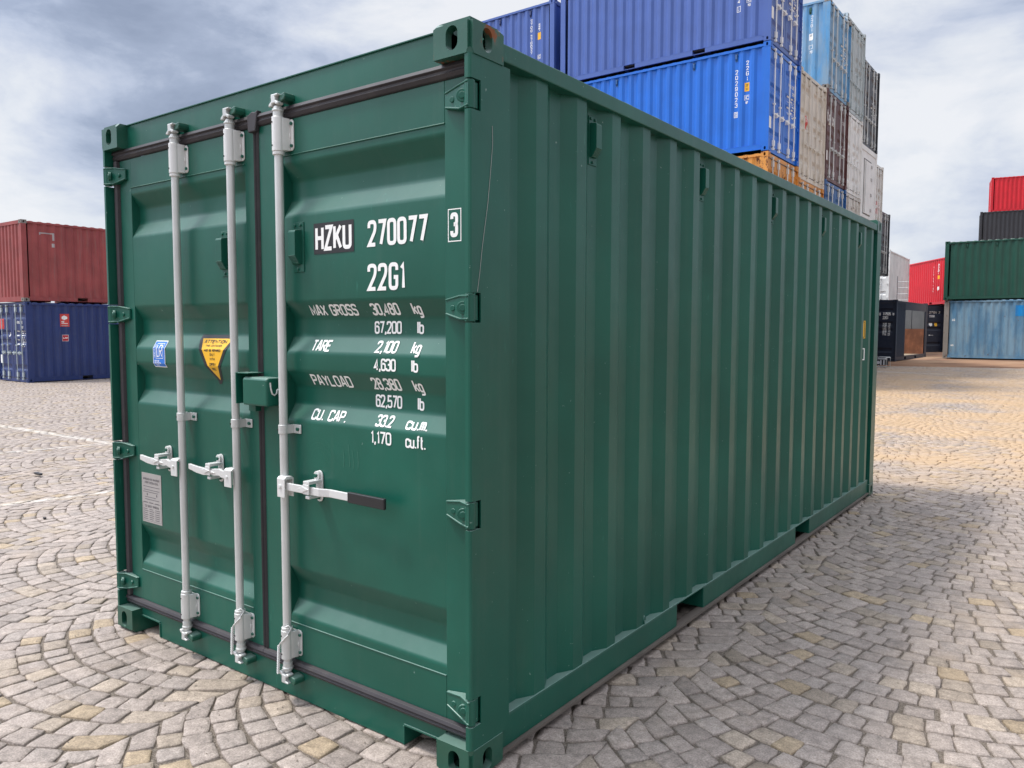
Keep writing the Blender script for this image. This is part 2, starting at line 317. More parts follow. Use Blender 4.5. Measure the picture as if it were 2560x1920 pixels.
def frame_parts(R, L, H, m, mc, hi=False, postm=None):
    n = 28 if hi else 12; bl = .18
    for sx in (0, 1):
        for sy in (0, 1):
            for sz in (0, 1):
                M = Matrix.Translation((0 if sx == 0 else -CW, 0 if sy == 0 else L, H-.118 if sz else 0)) @ Matrix.Diagonal((1 if sx == 0 else -1, 1 if sy == 0 else -1, 1, 1))
                put('corner_casting', cast_mesh(bool(sz), n), mc, R, M)
def mirror(mb, sx=False, L=None):
    if sx: mb.v = [(-CW-x, y, z) for x, y, z in mb.v]; mb.f = [q[::-1] for q in mb.f]
    if L is not None: mb.v = [(x, L-y, z) for x, y, z in mb.v]; mb.f = [q[::-1] for q in mb.f]
    return mb
POCK = (1.68, 2.03, 3.67, 4.02)
def rails(R, L, H, m, roofm, hi=False):
    for sx in (False, True):
        mb = MB(); P = POCK if L < 7 else (4.6, 4.95, 7.2, 7.55)
        for a, b in ((.178, P[0]), (P[1], P[2]), (P[3], L-.178)): mb.box(-.024, -.016, a, b, .042, .157)
        mb.box(-.07, -.014, .178, L-.178, .157, .165)
        for a in P: mb.box(-.5, -.0165, a-.006, a+.006, .0421, .1569)
        br = mirror(mb, sx).build('bottom_rail', m, R, bevel=.003 if hi else 0); mirror(MB().box(-.05, 0, .178, L-.178, .030, .042), sx).build('bottom_flange', DUSTY if hi else m, br)
        mb = MB().box(-.062, -.004, .178, L-.178, H-.101, H-.041)
        mirror(mb, sx).build('top_rail', m, R, bevel=.004 if hi else 0)
    ys = np.arange(.13, L-.12, .07); mb = MB(); vs = []; k = 0
    zz = [H-.038, H-.038, H-.018, H-.018]
    for i, y in enumerate(ys):
        z = zz[i % 4]; vs += [(-.03, y, H-.04), (-.045, y, z), (-CW+.045, y, z), (-CW+.03, y, H-.04)]
    fs = [(4*i+j, 4*i+4+j, 4*i+5+j, 4*i+1+j) for i in range(len(ys)-1) for j in range(3)]
    mb.add(vs, [q[::-1] for q in fs]).build('roof_panel', roofm, R)
    MB().box(-CW+.06, -.06, .06, L-.06, .13, .15).build('floor', FLOOR, R)
def side_panel(R, L, H, m, sx, hi=False, a=None, b=None):
    pts = side_pts(L); pts = [p for p in pts]
    mb = MB(); z0, z1 = .165, H-.1
    vs = [(-.020-.036*d, y, z) for y, d in pts for z in (z0, z1)]
    mb.add(vs, [(2*i, 2*i+2, 2*i+3, 2*i+1) for i in range(len(pts)-1)])
    return mirror(mb, sx).build('side_panel', m, R)
def end_panel(R, L, H, m, near):
    mb = MB(); x = -.10; pts = []; 
    while x > -CW+.35: pts += [(x, 1), (x-.05, 1), (x-.10, 0), (x-.20, 0)]; x -= .25
    pts += [(-CW+.10, 1)]; pts = sorted(set(pts), reverse=True)
    vs = [(x, .035+.045*d, z) for x, d in pts for z in (.16, H-.11)]
    mb.add(vs, [(2*i, 2*i+1, 2*i+3, 2*i+2) for i in range(len(pts)-1)])
    if not near: mirror(mb, L=L)
    mb.build('end_panel', m, R)
    for z0, z1, nm in ((.002, .16, 'sill'), (H-.118, H-.008, 'header')):
        mb = MB().box(-CW+.162, -.162, .02, .09, z0, z1)
        if not near: mirror(mb, L=L)
        mb.build(nm, m, R)
    for sx in (False, True):
        mb = MB().prism([(-.004, .16), (-.004, .004), (-.12, .004), (-.12, .06), (-.05, .16)], 'z', .118, H-.118)
        if not near: mirror(mb, L=L)
        mirror(mb, sx).build('corner_post', m, R)
def bg_door_end(R, L, H, m, barm, bars=(-.42, -.86, -1.58, -2.02), hz=None, hingem=None, xdrop=None):
    k = H/2.591
    for sx in (False, True):
        mb = MB().prism([(-.004, .215), (-.004, .004), (-.03, .004), (-.03, .09), (-.06, .215)], 'z', .118, H-.118)
        mirror(mb, sx).build('corner_post', m, R)
    MB().box(-CW+.162, -.162, .055, .13, H-.118, H-.006).build('header', m, R); MB().box(-CW+.162, -.162, .05, .13, .003, .122).build('sill', m, R)
    for di, (xa, xb) in enumerate(((-.03, -1.205), (-1.233, -CW+.03))):
        mb = MB(); zs = [(.13, 0)]+[(z*k, d) for z, d in zip(DZ[1:-1], DD[1:-1])]+[(H-.125, 0)]
        pa, pb = xa-.13, xb+.11; vs = [(x, .055+.04*d, z) for z, d in zs for x in (pa, pb)]
        mb.add(vs, [(2*i, 2*i+2, 2*i+3, 2*i+1) for i in range(len(zs)-1)])
        for x0, x1 in ((xa, pa), (pb, xb)): mb.box(min(x0, x1), max(x0, x1), .053, .1, .13, H-.125)
        D = mb.build('door', m, R)
        MB().box(xb, xa, .045, .0525, .122, .14).box(xb, xa, .045, .0525, H-.135, H-.115).build('gasket', RUBR, D)
        hx = xa if di == 0 else xb; s = 1 if di == 0 else -1
        for hz_ in (.25, .94, 1.65, 2.34):
            MB().box(hx-.09*s, hx, .03, .052, hz_*k-.04, hz_*k+.04).cyl((hx+.012*s, .022, hz_*k-.045), (hx+.012*s, .022, hz_*k+.045), .016, 8).build('hinge', m, D)
        for j, x in enumerate(bars):
            if (x > -1.22) != (di == 0): continue
            b = MB().cyl((x, .018, .10), (x, .018, H-.09), .017, 8)
            for z0, z1 in ((.17, .31), (H-.31, H-.17), (H*.46-.02, H*.46+.02)): b.box(x-.027, x+.06, .0, .05, z0, z1)
            b.box(x-.04, x+.04, .0, .055, .075, .125).box(x-.04, x+.04, .0, .055, H-.12, H-.075)
            lb = b.build('locking_bar', barm, D)
            hd = 1 if j % 2 else -1
            if hz != 0: MB().box(x, x-.30*s*1.0, -.012, .006, .93, .965).box(x-.17*s-.02, x-.17*s+.02, -.02, .054, .88, 1.0).build('door_handle', barm, D)
def base_container(name_label, loc, yaw, L=6.058, H=2.591, m=None, mc=None, near='door', roofm=None, bars=None, barm=GALV, group=None, cat='container', sides=(True, True), nm='shipping_container', hz=None):
    R = empty(nm, loc, radians(yaw), name_label, cat, group); mc = mc or m
    frame_parts(R, L, H, m, mc); rails(R, L, H, m, roofm or m)
    if sides[0]: side_panel(R, L, H, m, False)
    if sides[1]: side_panel(R, L, H, m, True)
    if near == 'door': bg_door_end(R, L, H, m, barm, *( [bars] if bars else []), hz=hz)
    elif near == 'panel': end_panel(R, L, H, m, True)
    end_panel(R, L, H, m, False)
    return R
SP = {}
def msurf(face, L=6.058, k=1.):
    """Marks factory for a face of a container: 'right' (x=0, u=y), 'left' (x=-CW, u measured left to right when facing it), 'door'"""
    pts = side_pts(L); ys = [p[0] for p in pts]; ds = [p[1] for p in pts]
    if face == 'right': return Marks(lambda u, v, o: Vector((-.020-.036*float(np.interp(u, ys, ds))+o, u, v)), cu=ys, off=.003)
    if face == 'left': return Marks(lambda u, v, o: Vector((-CW+.020+.036*float(np.interp(L-u, ys, ds))-o, L-u, v)), cu=[L-y for y in ys], off=.003)
    return Marks(lambda u, v, o: Vector((u, doorprof(v, k)-o, v)), cv=[z*k for z in DZ[1:-1]], off=.0016 if face == 'hero' else .003)
#SPLIT
# ------------------------------------------------------------------ the green container in front
HR = empty('shipping_container', (0, 0, 0), 0, 'new dark green container in the foreground with closed doors lettered HZKU 270077', 'container')
L, H = 6.058, 2.591
frame_parts(HR, L, H, GREEN, GCAST, hi=True)
for o in HR.children:
    if o.name.startswith('corner_casting') and o.location.x > -.1 and o.location.y < .1 and o.location.z > 2: o.material_slots[0].material = GRUST
rails(HR, L, H, GREEN, GREEN, hi=True)
SPN = side_panel(HR, L, H, GREEN, False, hi=True); side_panel(HR, L, H, GREEN, True); end_panel(HR, L, H, GREEN, False)
HZ = (.25, .942, 1.647, 2.345)
for sx in (False, True):
    mb = MB(); z = .118; full = [(-.004, .0579), (-.004, .010), (-.008, .005), (-.014, .003), (-.028, .003), (-.028, .0579)]
    mb.prism([(-.004, .22), (-.004, .058), (-.010, .058), (-.010, .21), (-.05, .21), (-.05, .105), (-.028, .105), (-.028, .058), (-.034, .058), (-.034, .112), (-.056, .112), (-.056, .22)][:], 'z', .118, H-.118)
    for h in HZ+(None,):
        e = h-.050 if h else H-.118
        mb.prism(full, 'z', z, e)
        if h: z = h+.05
    mirror(mb, sx).build('corner_post', GREEN, HR)
MB().box(-CW+.162, -.162, .055, .12, 2.474, 2.586).box(-CW+.162, -.162, .048, .12, 2.5861, 2.590).build('header', GREEN, HR)
px0, px1, px2, px3 = -2.276, -2.10, -.375, -.165
sl = MB().prism([(px0, .084), (px1, .084), (px1, .003), (px2, .003), (px2, .084), (px3, .084), (px3, .127), (px0, .127)], 'y', .055, .13)
sl.add([(px0, .055, .127), (px3, .055, .127), (px3, .10, .131), (px0, .10, .131)], [(0, 1, 2, 3)])
for a, b in ((px0, px1), (px2, px3)):
    e = px1 if a == px0 else px2
    sl.box(a, b, .050, .2, .078, .086).box(e-.004, e+.004, .050, .2, .004, .0779)
sl.build('sill', GREEN, HR, bevel=.0015)
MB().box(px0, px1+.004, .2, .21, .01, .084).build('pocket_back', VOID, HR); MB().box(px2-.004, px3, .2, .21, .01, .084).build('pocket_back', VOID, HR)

def tag_lbl(o, l): o['label'] = l; return o
def hero_door(xa, xb, pa, pb, lab):
    """xa..xb door leaf, pa..pb pressed panel (x decreasing)"""
    zs = [(.30, 0)]+list(zip(DZ[1:-1], DD[1:-1]))+[(2.30, 0)]; mb = MB()
    vs = [(x, .055+.04*d, z) for z, d in zs for x in (pa, pb)]; mb.add(vs, [(2*i, 2*i+2, 2*i+3, 2*i+1) for i in range(len(zs)-1)])
    D = mb.build('door', GREEN, HR, label=lab); bv = D.modifiers.new('bevel', 'BEVEL'); bv.width = .010; bv.segments = 4; bv.limit_method = 'ANGLE'; bv.angle_limit = radians(25)
    D.data.polygons.foreach_set('use_smooth', [True]*len(D.data.polygons))
    fr = MB().box(pb-.0, xb, .054, .105, .172, 2.422).box(xa, pa, .054, .105, .172, 2.422).box(pb, pa, .0535, .105, .172, .331).box(pb, pa, .0535, .105, 2.279, 2.422)
    fr.build('door_frame', GREEN, D, bevel=.002)
    for z in (.331, 2.279): MB().tube([(pb, .0532, z), (pa, .0532, z)], .0028, 6).build('weld_seam', GREEN, D)
    return D
DRt = hero_door(-.036, -1.201, -.16, -1.04, 'right door leaf lettered with the number and weights')
DLt = hero_door(-1.237, -2.362, -1.303, -2.255, 'left door leaf with the yellow and blue stickers')
def seal(mb, p0, p1, w, ax, dq=1.):
    prof = [(0, .056), (.004, .046), (w*.34, .038), (w*.42, .043), (w*.55, .043), (w*.66, .034), (w-.004, .040), (w, .056)]; prof = [(a, .056-(.056-y)*dq) for a, y in prof]
    if ax == 'h': mb.prism([(y, p0[1]+a) for a, y in prof], 'x', p0[0], p1[0])
    else: mb.prism([(p0[0]+a, y) for a, y in prof], 'z', p0[1], p1[1])
g = MB(); seal(g, (-2.405, 2.4225), (-1.2185, 0), .052, 'h'); seal(g, (-2.405, .1255), (-1.2185, 0), .047, 'h'); seal(g, (-2.408, .1735), (0, 2.4215), .046, 'v'); seal(g, (-1.2375, .1735), (0, 2.4215), .0185, 'v', .5); g.build('gasket', RUBR, DLt, bevel=.0012)
g = MB(); seal(g, (-1.2175, 2.4225), (-.03, 0), .052, 'h'); seal(g, (-1.2175, .1255), (-.03, 0), .047, 'h'); seal(g, (-1.2185, .1735), (0, 2.4215), .0175, 'v', .5); g.build('gasket', RUBR, DRt, bevel=.0012)
g = MB().prism([(-1.250, 2.47), (-1.246, 2.40), (-1.196, 2.40), (-1.190, 2.43), (-1.178, 2.484), (-1.20, 2.478), (-1.215, 2.483)], 'y', .031, .054); g.build('gasket', RUBR, DLt, bevel=.004)

def hinge(D, z, s, ox):
    X = lambda a: ox+s*a
    mb = MB(); pl = [(X(-.016), z-.040), (X(-.085), z-.038), (X(-.150), z-.022), (X(-.152), z+.030), (X(-.095), z+.044), (X(-.016), z+.042)]
    sec = [(X(-.012), .001, -.042, .042), (X(-.070), .026, -.041, .043), (X(-.150), .043, -.022, .031)]; vs = []
    for x_, y_, za, zb in sec: vs += [(x_, y_, z+za), (x_, y_, z+zb), (x_, .0525, z+zb), (x_, .0525, z+za)]
    fs = [(0, 1, 2, 3), (8, 11, 10, 9)]+[(4*i+a, 4*i+4+a, 4*i+4+(a+1) % 4, 4*i+(a+1) % 4) for i in (0, 1) for a in range(4)]
    mb.add(vs, fs if s > 0 else [q[::-1] for q in fs])
    for k_ in ((-.038, -.037, -.019), (.039, .040, .028)): mb.tube([(X(-.014), .002, z+k_[0]), (X(-.070), .0255, z+k_[1]), (X(-.147), .0425, z+k_[2])], .0042, 6)
    mb.cyl((X(-.050), .022, z), (X(-.045), .011, z), .022, 16).cyl((X(-.050), .022, z), (X(-.044), .008, z), .012, 12).cyl((X(-.108), .036, z), (X(-.107), .029, z), .010, 12)
    mb.build('hinge', GREEN, D, bevel=.002)
    MB().cyl((X(-.022), .022, z-.046), (X(-.022), .022, z+.046), .0175, 20).build('hinge_pin', GREEN, D, bevel=.002, smooth=30)
for z in HZ: hinge(DRt, z, 1, 0); hinge(DLt, z, -1, -CW)

def disk(mb, x, y0, y1, z, r, m=0, n=12): return mb.cyl((x, y0, z), (x, y1, z), r, n, m)
def stadium(cx, z0, z1, r, n=8):
    return [(cx+r*cos(pi*i/n), z1-r+r*sin(pi*i/n)) for i in range(n+1)]+[(cx-r*cos(pi*i/n), z0+r-r*sin(pi*i/n)) for i in range(n+1)]
def locking(D, x, hand, cord):
    Y = .013
    b = MB().cyl((x, Y, .165), (x, Y, 2.44), .0172, 24); b.cyl((x, Y, 2.425), (x, Y, 2.449), .020, 20); b.cyl((x, Y, .150), (x, Y, .172), .020, 20)
    BAR = b.build('locking_bar', GALV, D, smooth=40)
    for z0, z1, up in ((.190, .312, 0), (2.288, 2.424, 1)):
        k = MB().cyl((x, Y, z0), (x, Y, z1), .0255, 24)
        k.cyl((x, Y, z1 if not up else z0-.014), (x, Y, z1+.013 if not up else z0), .0235, 24)
        k.prism([(x-.0255, .0462), (x-.0255, Y), (x+.0255, Y), (x+.034, .040), (x+.034, .0462)], 'z', z0+.004, z1-.004)
        fl = [(x+.02, z0+.006), (x+.043, z0+.006), (x+.051, z0+.015), (x+.051, z1-.015), (x+.043, z1-.006), (x+.02, z1-.006)]
        k.prism(fl, 'y', .0465, .0532); k.box(x+.030, x+.037, .040, .0464, (z0+z1)/2-.012, (z0+z1)/2+.006)
        k.build('bar_bracket', WGALV if up else GALV, D, bevel=.002, smooth=35)
        for z in (z0+.024, z1-.024): disk(MB(), x+.043, .0462, .040, z, .0065).build('bolt', GREEN, D)
        for z in (z0+.022, z1-.022): disk(MB(), x-.006, Y-.0235, Y-.0265, z, .0032).build('rivet', VOID, D)
    k = MB().box(x-.026, x+.062, -.0085, -.0045, 1.142, 1.181).box(x-.027, x-.0225, -.0045, .0532, 1.142, 1.181).box(x+.0225, x+.027, -.0045, .047, 1.142, 1.181)
    k = MB().cyl((x, Y, 1.143), (x, Y, 1.180), .0215, 24); k.box(x-.0215, x-.012, Y, .0532, 1.143, 1.180).box(x+.013, x+.021, Y, .0532, 1.143, 1.180).box(x+.021, x+.066, .047, .0532, 1.143, 1.180)
    k.build('bar_bracket', GALV, D, bevel=.0015, smooth=35); q = MB(); disk(q, x+.050, .047, .040, 1.1615, .0075); q.build('bolt', GREEN, D); q = MB(); disk(q, x-.012, Y-.0185, Y-.0215, 1.160, .0033); q.build('rivet', VOID, D)
    for zz, s in ((2.449, 1), (.150, -1)):      # cams and their keepers
        Z = lambda a: zz+s*a
        c = MB().cyl((x, Y, Z(-.004)), (x, Y, Z(.006)), .023, 20).cyl((x, Y, Z(.006)), (x, Y, Z(.020)), .021, 16, r2=.014)
        c.prism([(x-.030, Z(.014)), (x-.012, Z(.016)), (x-.008, Z(.026)), (x+.010, Z(.026)), (x+.016, Z(.018)), (x+.030, Z(.022)), (x+.028, Z(.030)), (x+.012, Z(.036)), (x+.010, Z(.052)), (x+.026, Z(.056)), (x+.026, Z(.062)), (x-.016, Z(.062)), (x-.014, Z(.034)), (x-.030, Z(.024))], 'y', -.010, .020)
        c.prism([(x-.036, Z(.050)), (x-.014, Z(.046)), (x-.014, Z(.060)), (x-.034, Z(.060))], 'y', .004, .030)
        c.build('cam_head', GALV, D, bevel=.003)
        kp = MB().prism([(x+.014, Z(.030)), (x+.050, Z(.036)), (x+.056, Z(.048)), (x+.050, Z(.066)), (x+.020, Z(.056)), (x+.012, Z(.044))], 'y', .004, .056); kp.build('cam_keeper', GCAST, HR, bevel=.004)
        kp = MB().prism([(x-.046, Z(.030)), (x-.022, Z(.024)), (x-.018, Z(.046)), (x-.026, Z(.060)), (x-.040, Z(.060))], 'y', .004, .056)
        kp.build('cam_keeper', GCAST, HR, bevel=.004)
    if cord:
        pts = [(x+.012, Y-.022, .330), (x+.024, Y-.012, .338), (x+.030, Y-.004, .326), (x+.026, Y-.016, .300), (x+.012, Y-.028, .280), (x-.006, Y-.031, .262), (x-.022, Y-.026, .244)]
        q = MB().tube(pts, .0032, 8)
        for ph in (0, 2.1, 4.2): q.tube([(x-.026+.0045*cos(ph+i*1.1)-.002*i/6, Y-.024+.0045*sin(ph+i*1.1), .246-.0052*i) for i in range(25)], .0028, 6)
        q.build('seal_cord', WGALV, D, smooth=50)
    z = .930
    if hand > 0:
        h = MB().box(x-.004, x+.044, -.022, -.017, .884, .962).box(x-.004, x+.044, .021, .026, .884, .962).prism([(-.022, .962), (-.012, .970), (.016, .970), (.026, .962), (.021, .957), (-.017, .957)], 'x', x-.004, x+.044)
        disk(h, x+.016, -.017, -.027, z, .0085); lev = [(x+.02, -.004), (x+.24, -.004), (x+.285, .012), (x+.39, .010), (x+.60, .004)]; th = .0045
        h.build('handle_hub', WGALV, D, bevel=.002)
        lp = [(a, b-th) for a, b in lev]+[(a, b+th) for a, b in lev[::-1]]
        MB().prism(lp, 'z', .913, .945).build('door_handle', WGALV, D, bevel=.003)
        MB().prism([(x+.395, .002), (x+.600, -.004), (x+.603, .004), (x+.600, .012), (x+.395, .018)], 'z', .908, .950).build('handle_grip', BLACK, D, bevel=.005, seg=3)
        cx = x+.178
    else:
        h = MB().box(x-.048, x+.004, -.022, -.017, .880, .955).box(x-.048, x+.004, .021, .026, .880, .955).prism([(-.022, .955), (-.012, .962), (.016, .962), (.026, .955), (.021, .950), (-.017, .950)], 'x', x-.048, x+.004)
        disk(h, x-.026, -.017, -.027, .925, .007); h.build('handle_hub', WGALV, D, bevel=.002)
        mb = MB(); zc = .928; P = [(x-.03, .912, .944), (x-.085, .914, .946), (x-.10, .920, .952), (x-.17, .916, .944), (x-.225, .910, .942), (x-.28, .914, .944), (x-.345, .926, .950)]
        mb.prism([(a, b) for a, b, c in P]+[(a, c) for a, b, c in P[::-1]], 'y', -.012, .001)
        mb.prism([(x-.13, .930), (x-.19, .918), (x-.215, .930), (x-.20, .942), (x-.24, .934), (x-.19, .950)], 'y', -.017, -.0125)
        mb.build('door_handle', WGALV, D, bevel=.0025); cx = x-.178
    k = MB().prism(stadium(cx, .876, 1.004, .020), 'y', .047, .0532); k.prism(stadium(cx-.004, .965, 1.002, .016), 'y', .036, .0465)
    k.box(cx-.020, cx+.016, -.018, .0465, .955, .968).box(cx-.020, cx+.016, -.020, -.0145, .915, .9549).box(cx-.012, cx+.012, -.014, .046, .896, .908)
    k.prism([(cx-.05, .934), (cx-.02, .922), (cx+.02, .938), (cx-.02, .946)], 'y', -.024, -.0205)
    k.build('handle_catch', WGALV, D, bevel=.0022)
    disk(MB(), cx-.004, .036, .028, .984, .008).build('bolt', GREEN, D); disk(MB(), cx, .047, .038, .893, .0075).build('bolt', GREEN, D)
locking(DRt, -1.016, 1, True); locking(DLt, -1.348, -1, True); locking(DLt, -1.781, -1, False)

# lock box
lb = MB().prism([(-.022, 1.252), (.05, 1.252), (.05, 1.372), (-.010, 1.372), (-.019, 1.368), (-.022, 1.360)], 'x', -1.245, -1.078)
lb.build('lock_box', GREEN, DRt, bevel=.008, seg=3)
MB().tube([(-1.077, -.004, 1.352), (-1.0755, -.002, 1.325), (-1.0755, .004, 1.305), (-1.0755, .016, 1.298), (-1.0755, .026, 1.305), (-1.0755, .028, 1.320), (-1.0755, .034, 1.322)], .0035, 8).build('lock_box_slot', WGALV, DRt, smooth=50)
MB().box(-1.290, -1.286, -.024, .053, 1.255, 1.385).box(-1.290, -1.20, -.024, .053, 1.3851, 1.389).build('lock_plate', GREEN, DLt); MB().box(-1.262, -1.214, .02, .053, 1.222, 1.250).build('lock_stop', GREEN, DLt, bevel=.0012)

def vent(parent, M, mt=GREEN):
    mb = MB().box(-.032, .032, 0, .004, -.10, .10); mb.prism([(.004, .070), (.034, .066), (.037, .058), (.037, -.035), (.016, -.068), (.004, -.070)], 'x', -.026, .018)
    for i in range(6): mb.box(-.0255, .0175, .016+.003*i, .021+.0035*i, -.064+.0055*i, -.061+.0055*i)
    for a, z in ((-.02, .088), (.014, .088), (-.004, -.088)): mb.cyl((a, .003, z), (a, .010, z), .0065, 8)
    mb.v = [tuple(M @ Vector(v)) for v in mb.v]; return mb.build('vent', mt, parent, bevel=.0015)
Mf = Matrix(((1, 0, 0, 0), (0, -1, 0, .0548), (0, 0, 1, 0), (0, 0, 0, 1)))
vent(DRt, Matrix.Translation((-.948, 0, 1.905)) @ Mf); vent(DLt, Matrix.Translation((-1.455, 0, 1.907)) @ Mf)
for k in (1, 5, 9, 13, 17):
    y = .475+.281*k+.104; vent(HR, Matrix(((0, 1, 0, -.056), (1, 0, 0, y), (0, 0, 1, 2.357), (0, 0, 0, 1))))
MB().tube([(-.018, 1.318, .166), (-.019, 1.316, .182), (-.022, 1.322, .196), (-.026, 1.334, .200), (-.028, 1.344, .190), (-.028, 1.346, .176)], .004, 8).build('lashing_ring', GREEN, HR, smooth=50)
MB().tube([(-.0028, .118, 2.26), (-.0026, .120, 2.20), (-.0028, .108, 2.10), (-.0026, .094, 2.0), (-.0026, .080, 1.93), (-.0028, .064, 1.85), (-.0028, .050, 1.76), (-.0028, .038, 1.70)], .0008, 4).build('paint_scratch', PLATE, HR)

# writing on the doors
T = msurf('hero'); sw = .0125
T.text('270077', -.546, -.240, 1.882, 1.980, .0145, gap=2.2); T.frame(-.146, -.086, 1.875, 1.987, .0035, 0); T.text('3', -.135, -.100, 1.890, 1.974, .0135)
T.text('22G1', -.549, -.352, 1.718, 1.819, .0145, gap=2.4)
def row(z0, z1, l, a, b, un, c, d, lx=None, sww=.0074):
    if l: T.text(l, *lx, z0, z1, sww)
    T.text(a, *b, z0, z1, sww); T.text(un, c, d, z0, z1, sww)
row(1.627, 1.672, 'MAX GROSS', '30,480', (-.553, -.405), 'kg', -.340, -.292, (-.908, -.630))
row(1.557, 1.605, None, '67,200', (-.555, -.410), 'lb', -.334, -.298)
row(1.485, 1.531, 'TARE', '2,100', (-.522, -.408), 'kg', -.335, -.287, (-.894, -.778))
row(1.418, 1.465, None, '4,630', (-.520, -.403), 'lb', -.327, -.291)
row(1.344, 1.391, 'PAYLOAD', '28,380', (-.553, -.402), 'kg', -.336, -.288, (-.906, -.667))
row(1.276, 1.325, None, '62,570', (-.553, -.411), 'lb', -.334, -.299)
row(1.206, 1.250, 'CU. CAP.', '33.2', (-.525, -.434), 'cu.m.', -.366, -.254, (-.900, -.690))
row(1.140, 1.189, None, '1,170', (-.541, -.430), 'cu.ft.', -.358, -.255)
T.build('lettering', [WHITE], DRt)
T = msurf('hero', ); T.off = .0008
def trace(pts, w):
    for q in ribbon(pts, False, w): T.poly(list(q), 0)
for a in ([(-.700, 1.104), (-.694, 1.06), (-.697, 1.03)], [(-.668, 1.125), (-.664, 1.08), (-.662, 1.035)], [(-.648, 1.105), (-.640, 1.06), (-.642, 1.03)], [(-.616, 1.10), (-.612, 1.06), (-.615, 1.035)]): trace(a, .0042)
for r_, w in ((.075, .0016), (.052, .0014), (.095, .0012)): trace([(-.842+r_*cos(t_), 1.045+r_*.95*sin(t_)) for t_ in np.linspace(.1, 3.0, 14)], w)
T.build('chalk_trace', [mat('chalk_trace', (.022, .125, .085), .6)], DRt)
T = msurf('hero'); T.rect(-.856, -.622, 1.871, 1.992, 1); T.text('HZKU', -.846, -.634, 1.882, 1.981, .0155, 0, .0006, gap=2.0); T.build('owner_code_sticker', [WHITE, BLACK], DRt)
T = msurf('hero'); T.poly([(-1.712, 1.548), (-1.45, 1.548), (-1.445, 1.525), (-1.572, 1.320), (-1.588, 1.318), (-1.716, 1.520)], 1)
T.poly([(-1.695, 1.530), (-1.462, 1.530), (-1.578, 1.337)], 0, .0006)
for st, a, b, z0, z1, s_ in (('ATTENTION', -1.668, -1.494, 1.508, 1.524, .0035), ('THIS CONTAINER', -1.645, -1.518, 1.492, 1.502, .0018), ('MUST BE REPAIRED', -1.645, -1.515, 1.470, 1.482, .0022), ('ONLY', -1.600, -1.560, 1.450, 1.463, .0022), ('WITH', -1.600, -1.560, 1.430, 1.442, .0022), ('CORTEN', -1.605, -1.555, 1.406, 1.418, .0022), ('STEEL', -1.596, -1.563, 1.384, 1.395, .002)):
    T.text(st, a, b, z0, z1, s_, 1, .0012)
T.build('warning_sticker', [YEL, BLACK], DLt)
T = msurf('hero'); T.rect(-2.092, -1.982, 1.385, 1.516, 1); T.rect(-2.088, -1.986, 1.389, 1.512, 0, .0005)
T.frame(-2.066, -2.000, 1.428, 1.503, .0022, 1, .001); T.text('L', -2.058, -2.036, 1.436, 1.496, .0055, 1, .0011); T.text('R', -2.036, -2.008, 1.436, 1.496, .0055, 1, .0012)
for i, ch in enumerate('CERTIFIED'):
    q = lettering(ch, -.0028, .0028, -.0045, .0045, .0016)
    for pts, ly in q: T.poly([(-2.077-b, 1.436+i*.0072+a) for a, b in pts], 1, .001+.0001*ly)
T.text('CONTAINER', -2.078, -2.035, 1.412, 1.420, .0016, 1, .001); T.text('CERTIFICATION', -2.078, -2.018, 1.402, 1.409, .0014, 1, .001); T.text('SCHEME', -2.070, -2.040, 1.393, 1.399, .0013, 1, .001)
T.build('certification_sticker', [BLUV, WHITE], DLt)
pz = MB().box(-2.236, -2.052, .0525, .0545, .588, .842); pz.build('approval_plate', PLATE, DLt)
T = Marks(lambda u, v, o: Vector((u, .0524-o, v)), off=.0004)
T.text('APPROVED FOR TRANSPORT', -2.222, -2.066, .806, .817, .0018); T.text('UNDER CUSTOMS SEAL', -2.208, -2.078, .789, .800, .0018); T.text('CSC SAFETY APPROVAL', -2.212, -2.076, .666, .678, .0018)
rr = random.Random(4)
for z in (.772, .755, .744, .718, .706, .690, .655, .645, .634, .624, .614, .604): T.rect(-2.226+rr.random()*.02, -2.062-rr.random()*.05, z, z+.003, 0) if z > .69 else [T.rect(-2.224+.055*j, -2.190+.055*j+rr.random()*.012, z, z+.0035, 0) for j in range(3)]
T.frame(-2.230, -2.058, .596, .690, .0012, 0)
for a in (-2.19, -2.10): T.rect(a, a+.009, .727, .739, 0, .0003)
T.build('plate_print', [GREYT], DLt)
T = msurf('right'); T.rect(5.585, 5.70, 1.50, 1.66, 1); T.frame(5.592, 5.693, 1.507, 1.653, .006, 2, .0006); 
T.frame(5.585, 5.70, 1.30, 1.41, .010, 0); T.text('E', 5.615, 5.67, 1.325, 1.385, .012, 0); T.build('side_label', [WHITE, YEL, BLACK], HR)
#SPLIT
# ------------------------------------------------------------------ containers standing round the yard
def pm(n, c, r=.42, **k): return mat(n, c, r, **k)
BRIGHT = pm('bright_blue_paint', (.006, .135, .60), .35, var=.06, streak=.05); PURP = pm('ultramarine_paint', (.055, .115, .38), .4, var=.06, streak=.06)
NAVY = pm('navy_paint', (.014, .036, .15), .42, dirt=.08, streak=.10); NVY2 = pm('dark_navy_paint', (.013, .020, .040), .45, dirt=.10)
OXID = pm('oxide_red_paint', (.30, .062, .060), .55, rust=.20, streak=.22, var=.15); BROWN = pm('brown_red_paint', (.085, .022, .022), .5, rust=.2, streak=.35, fade=(.24, .15, .14), fadeamt=.35)
ORNG = pm('orange_paint', (.62, .26, .045), .5, rust=.62, streak=.2); CREAM = pm('cream_paint', (.62, .57, .50), .5, rust=.13, streak=.25, dirt=.1); WHT = pm('white_paint', (.76, .76, .75), .5, rust=.1, streak=.18, dirt=.08)
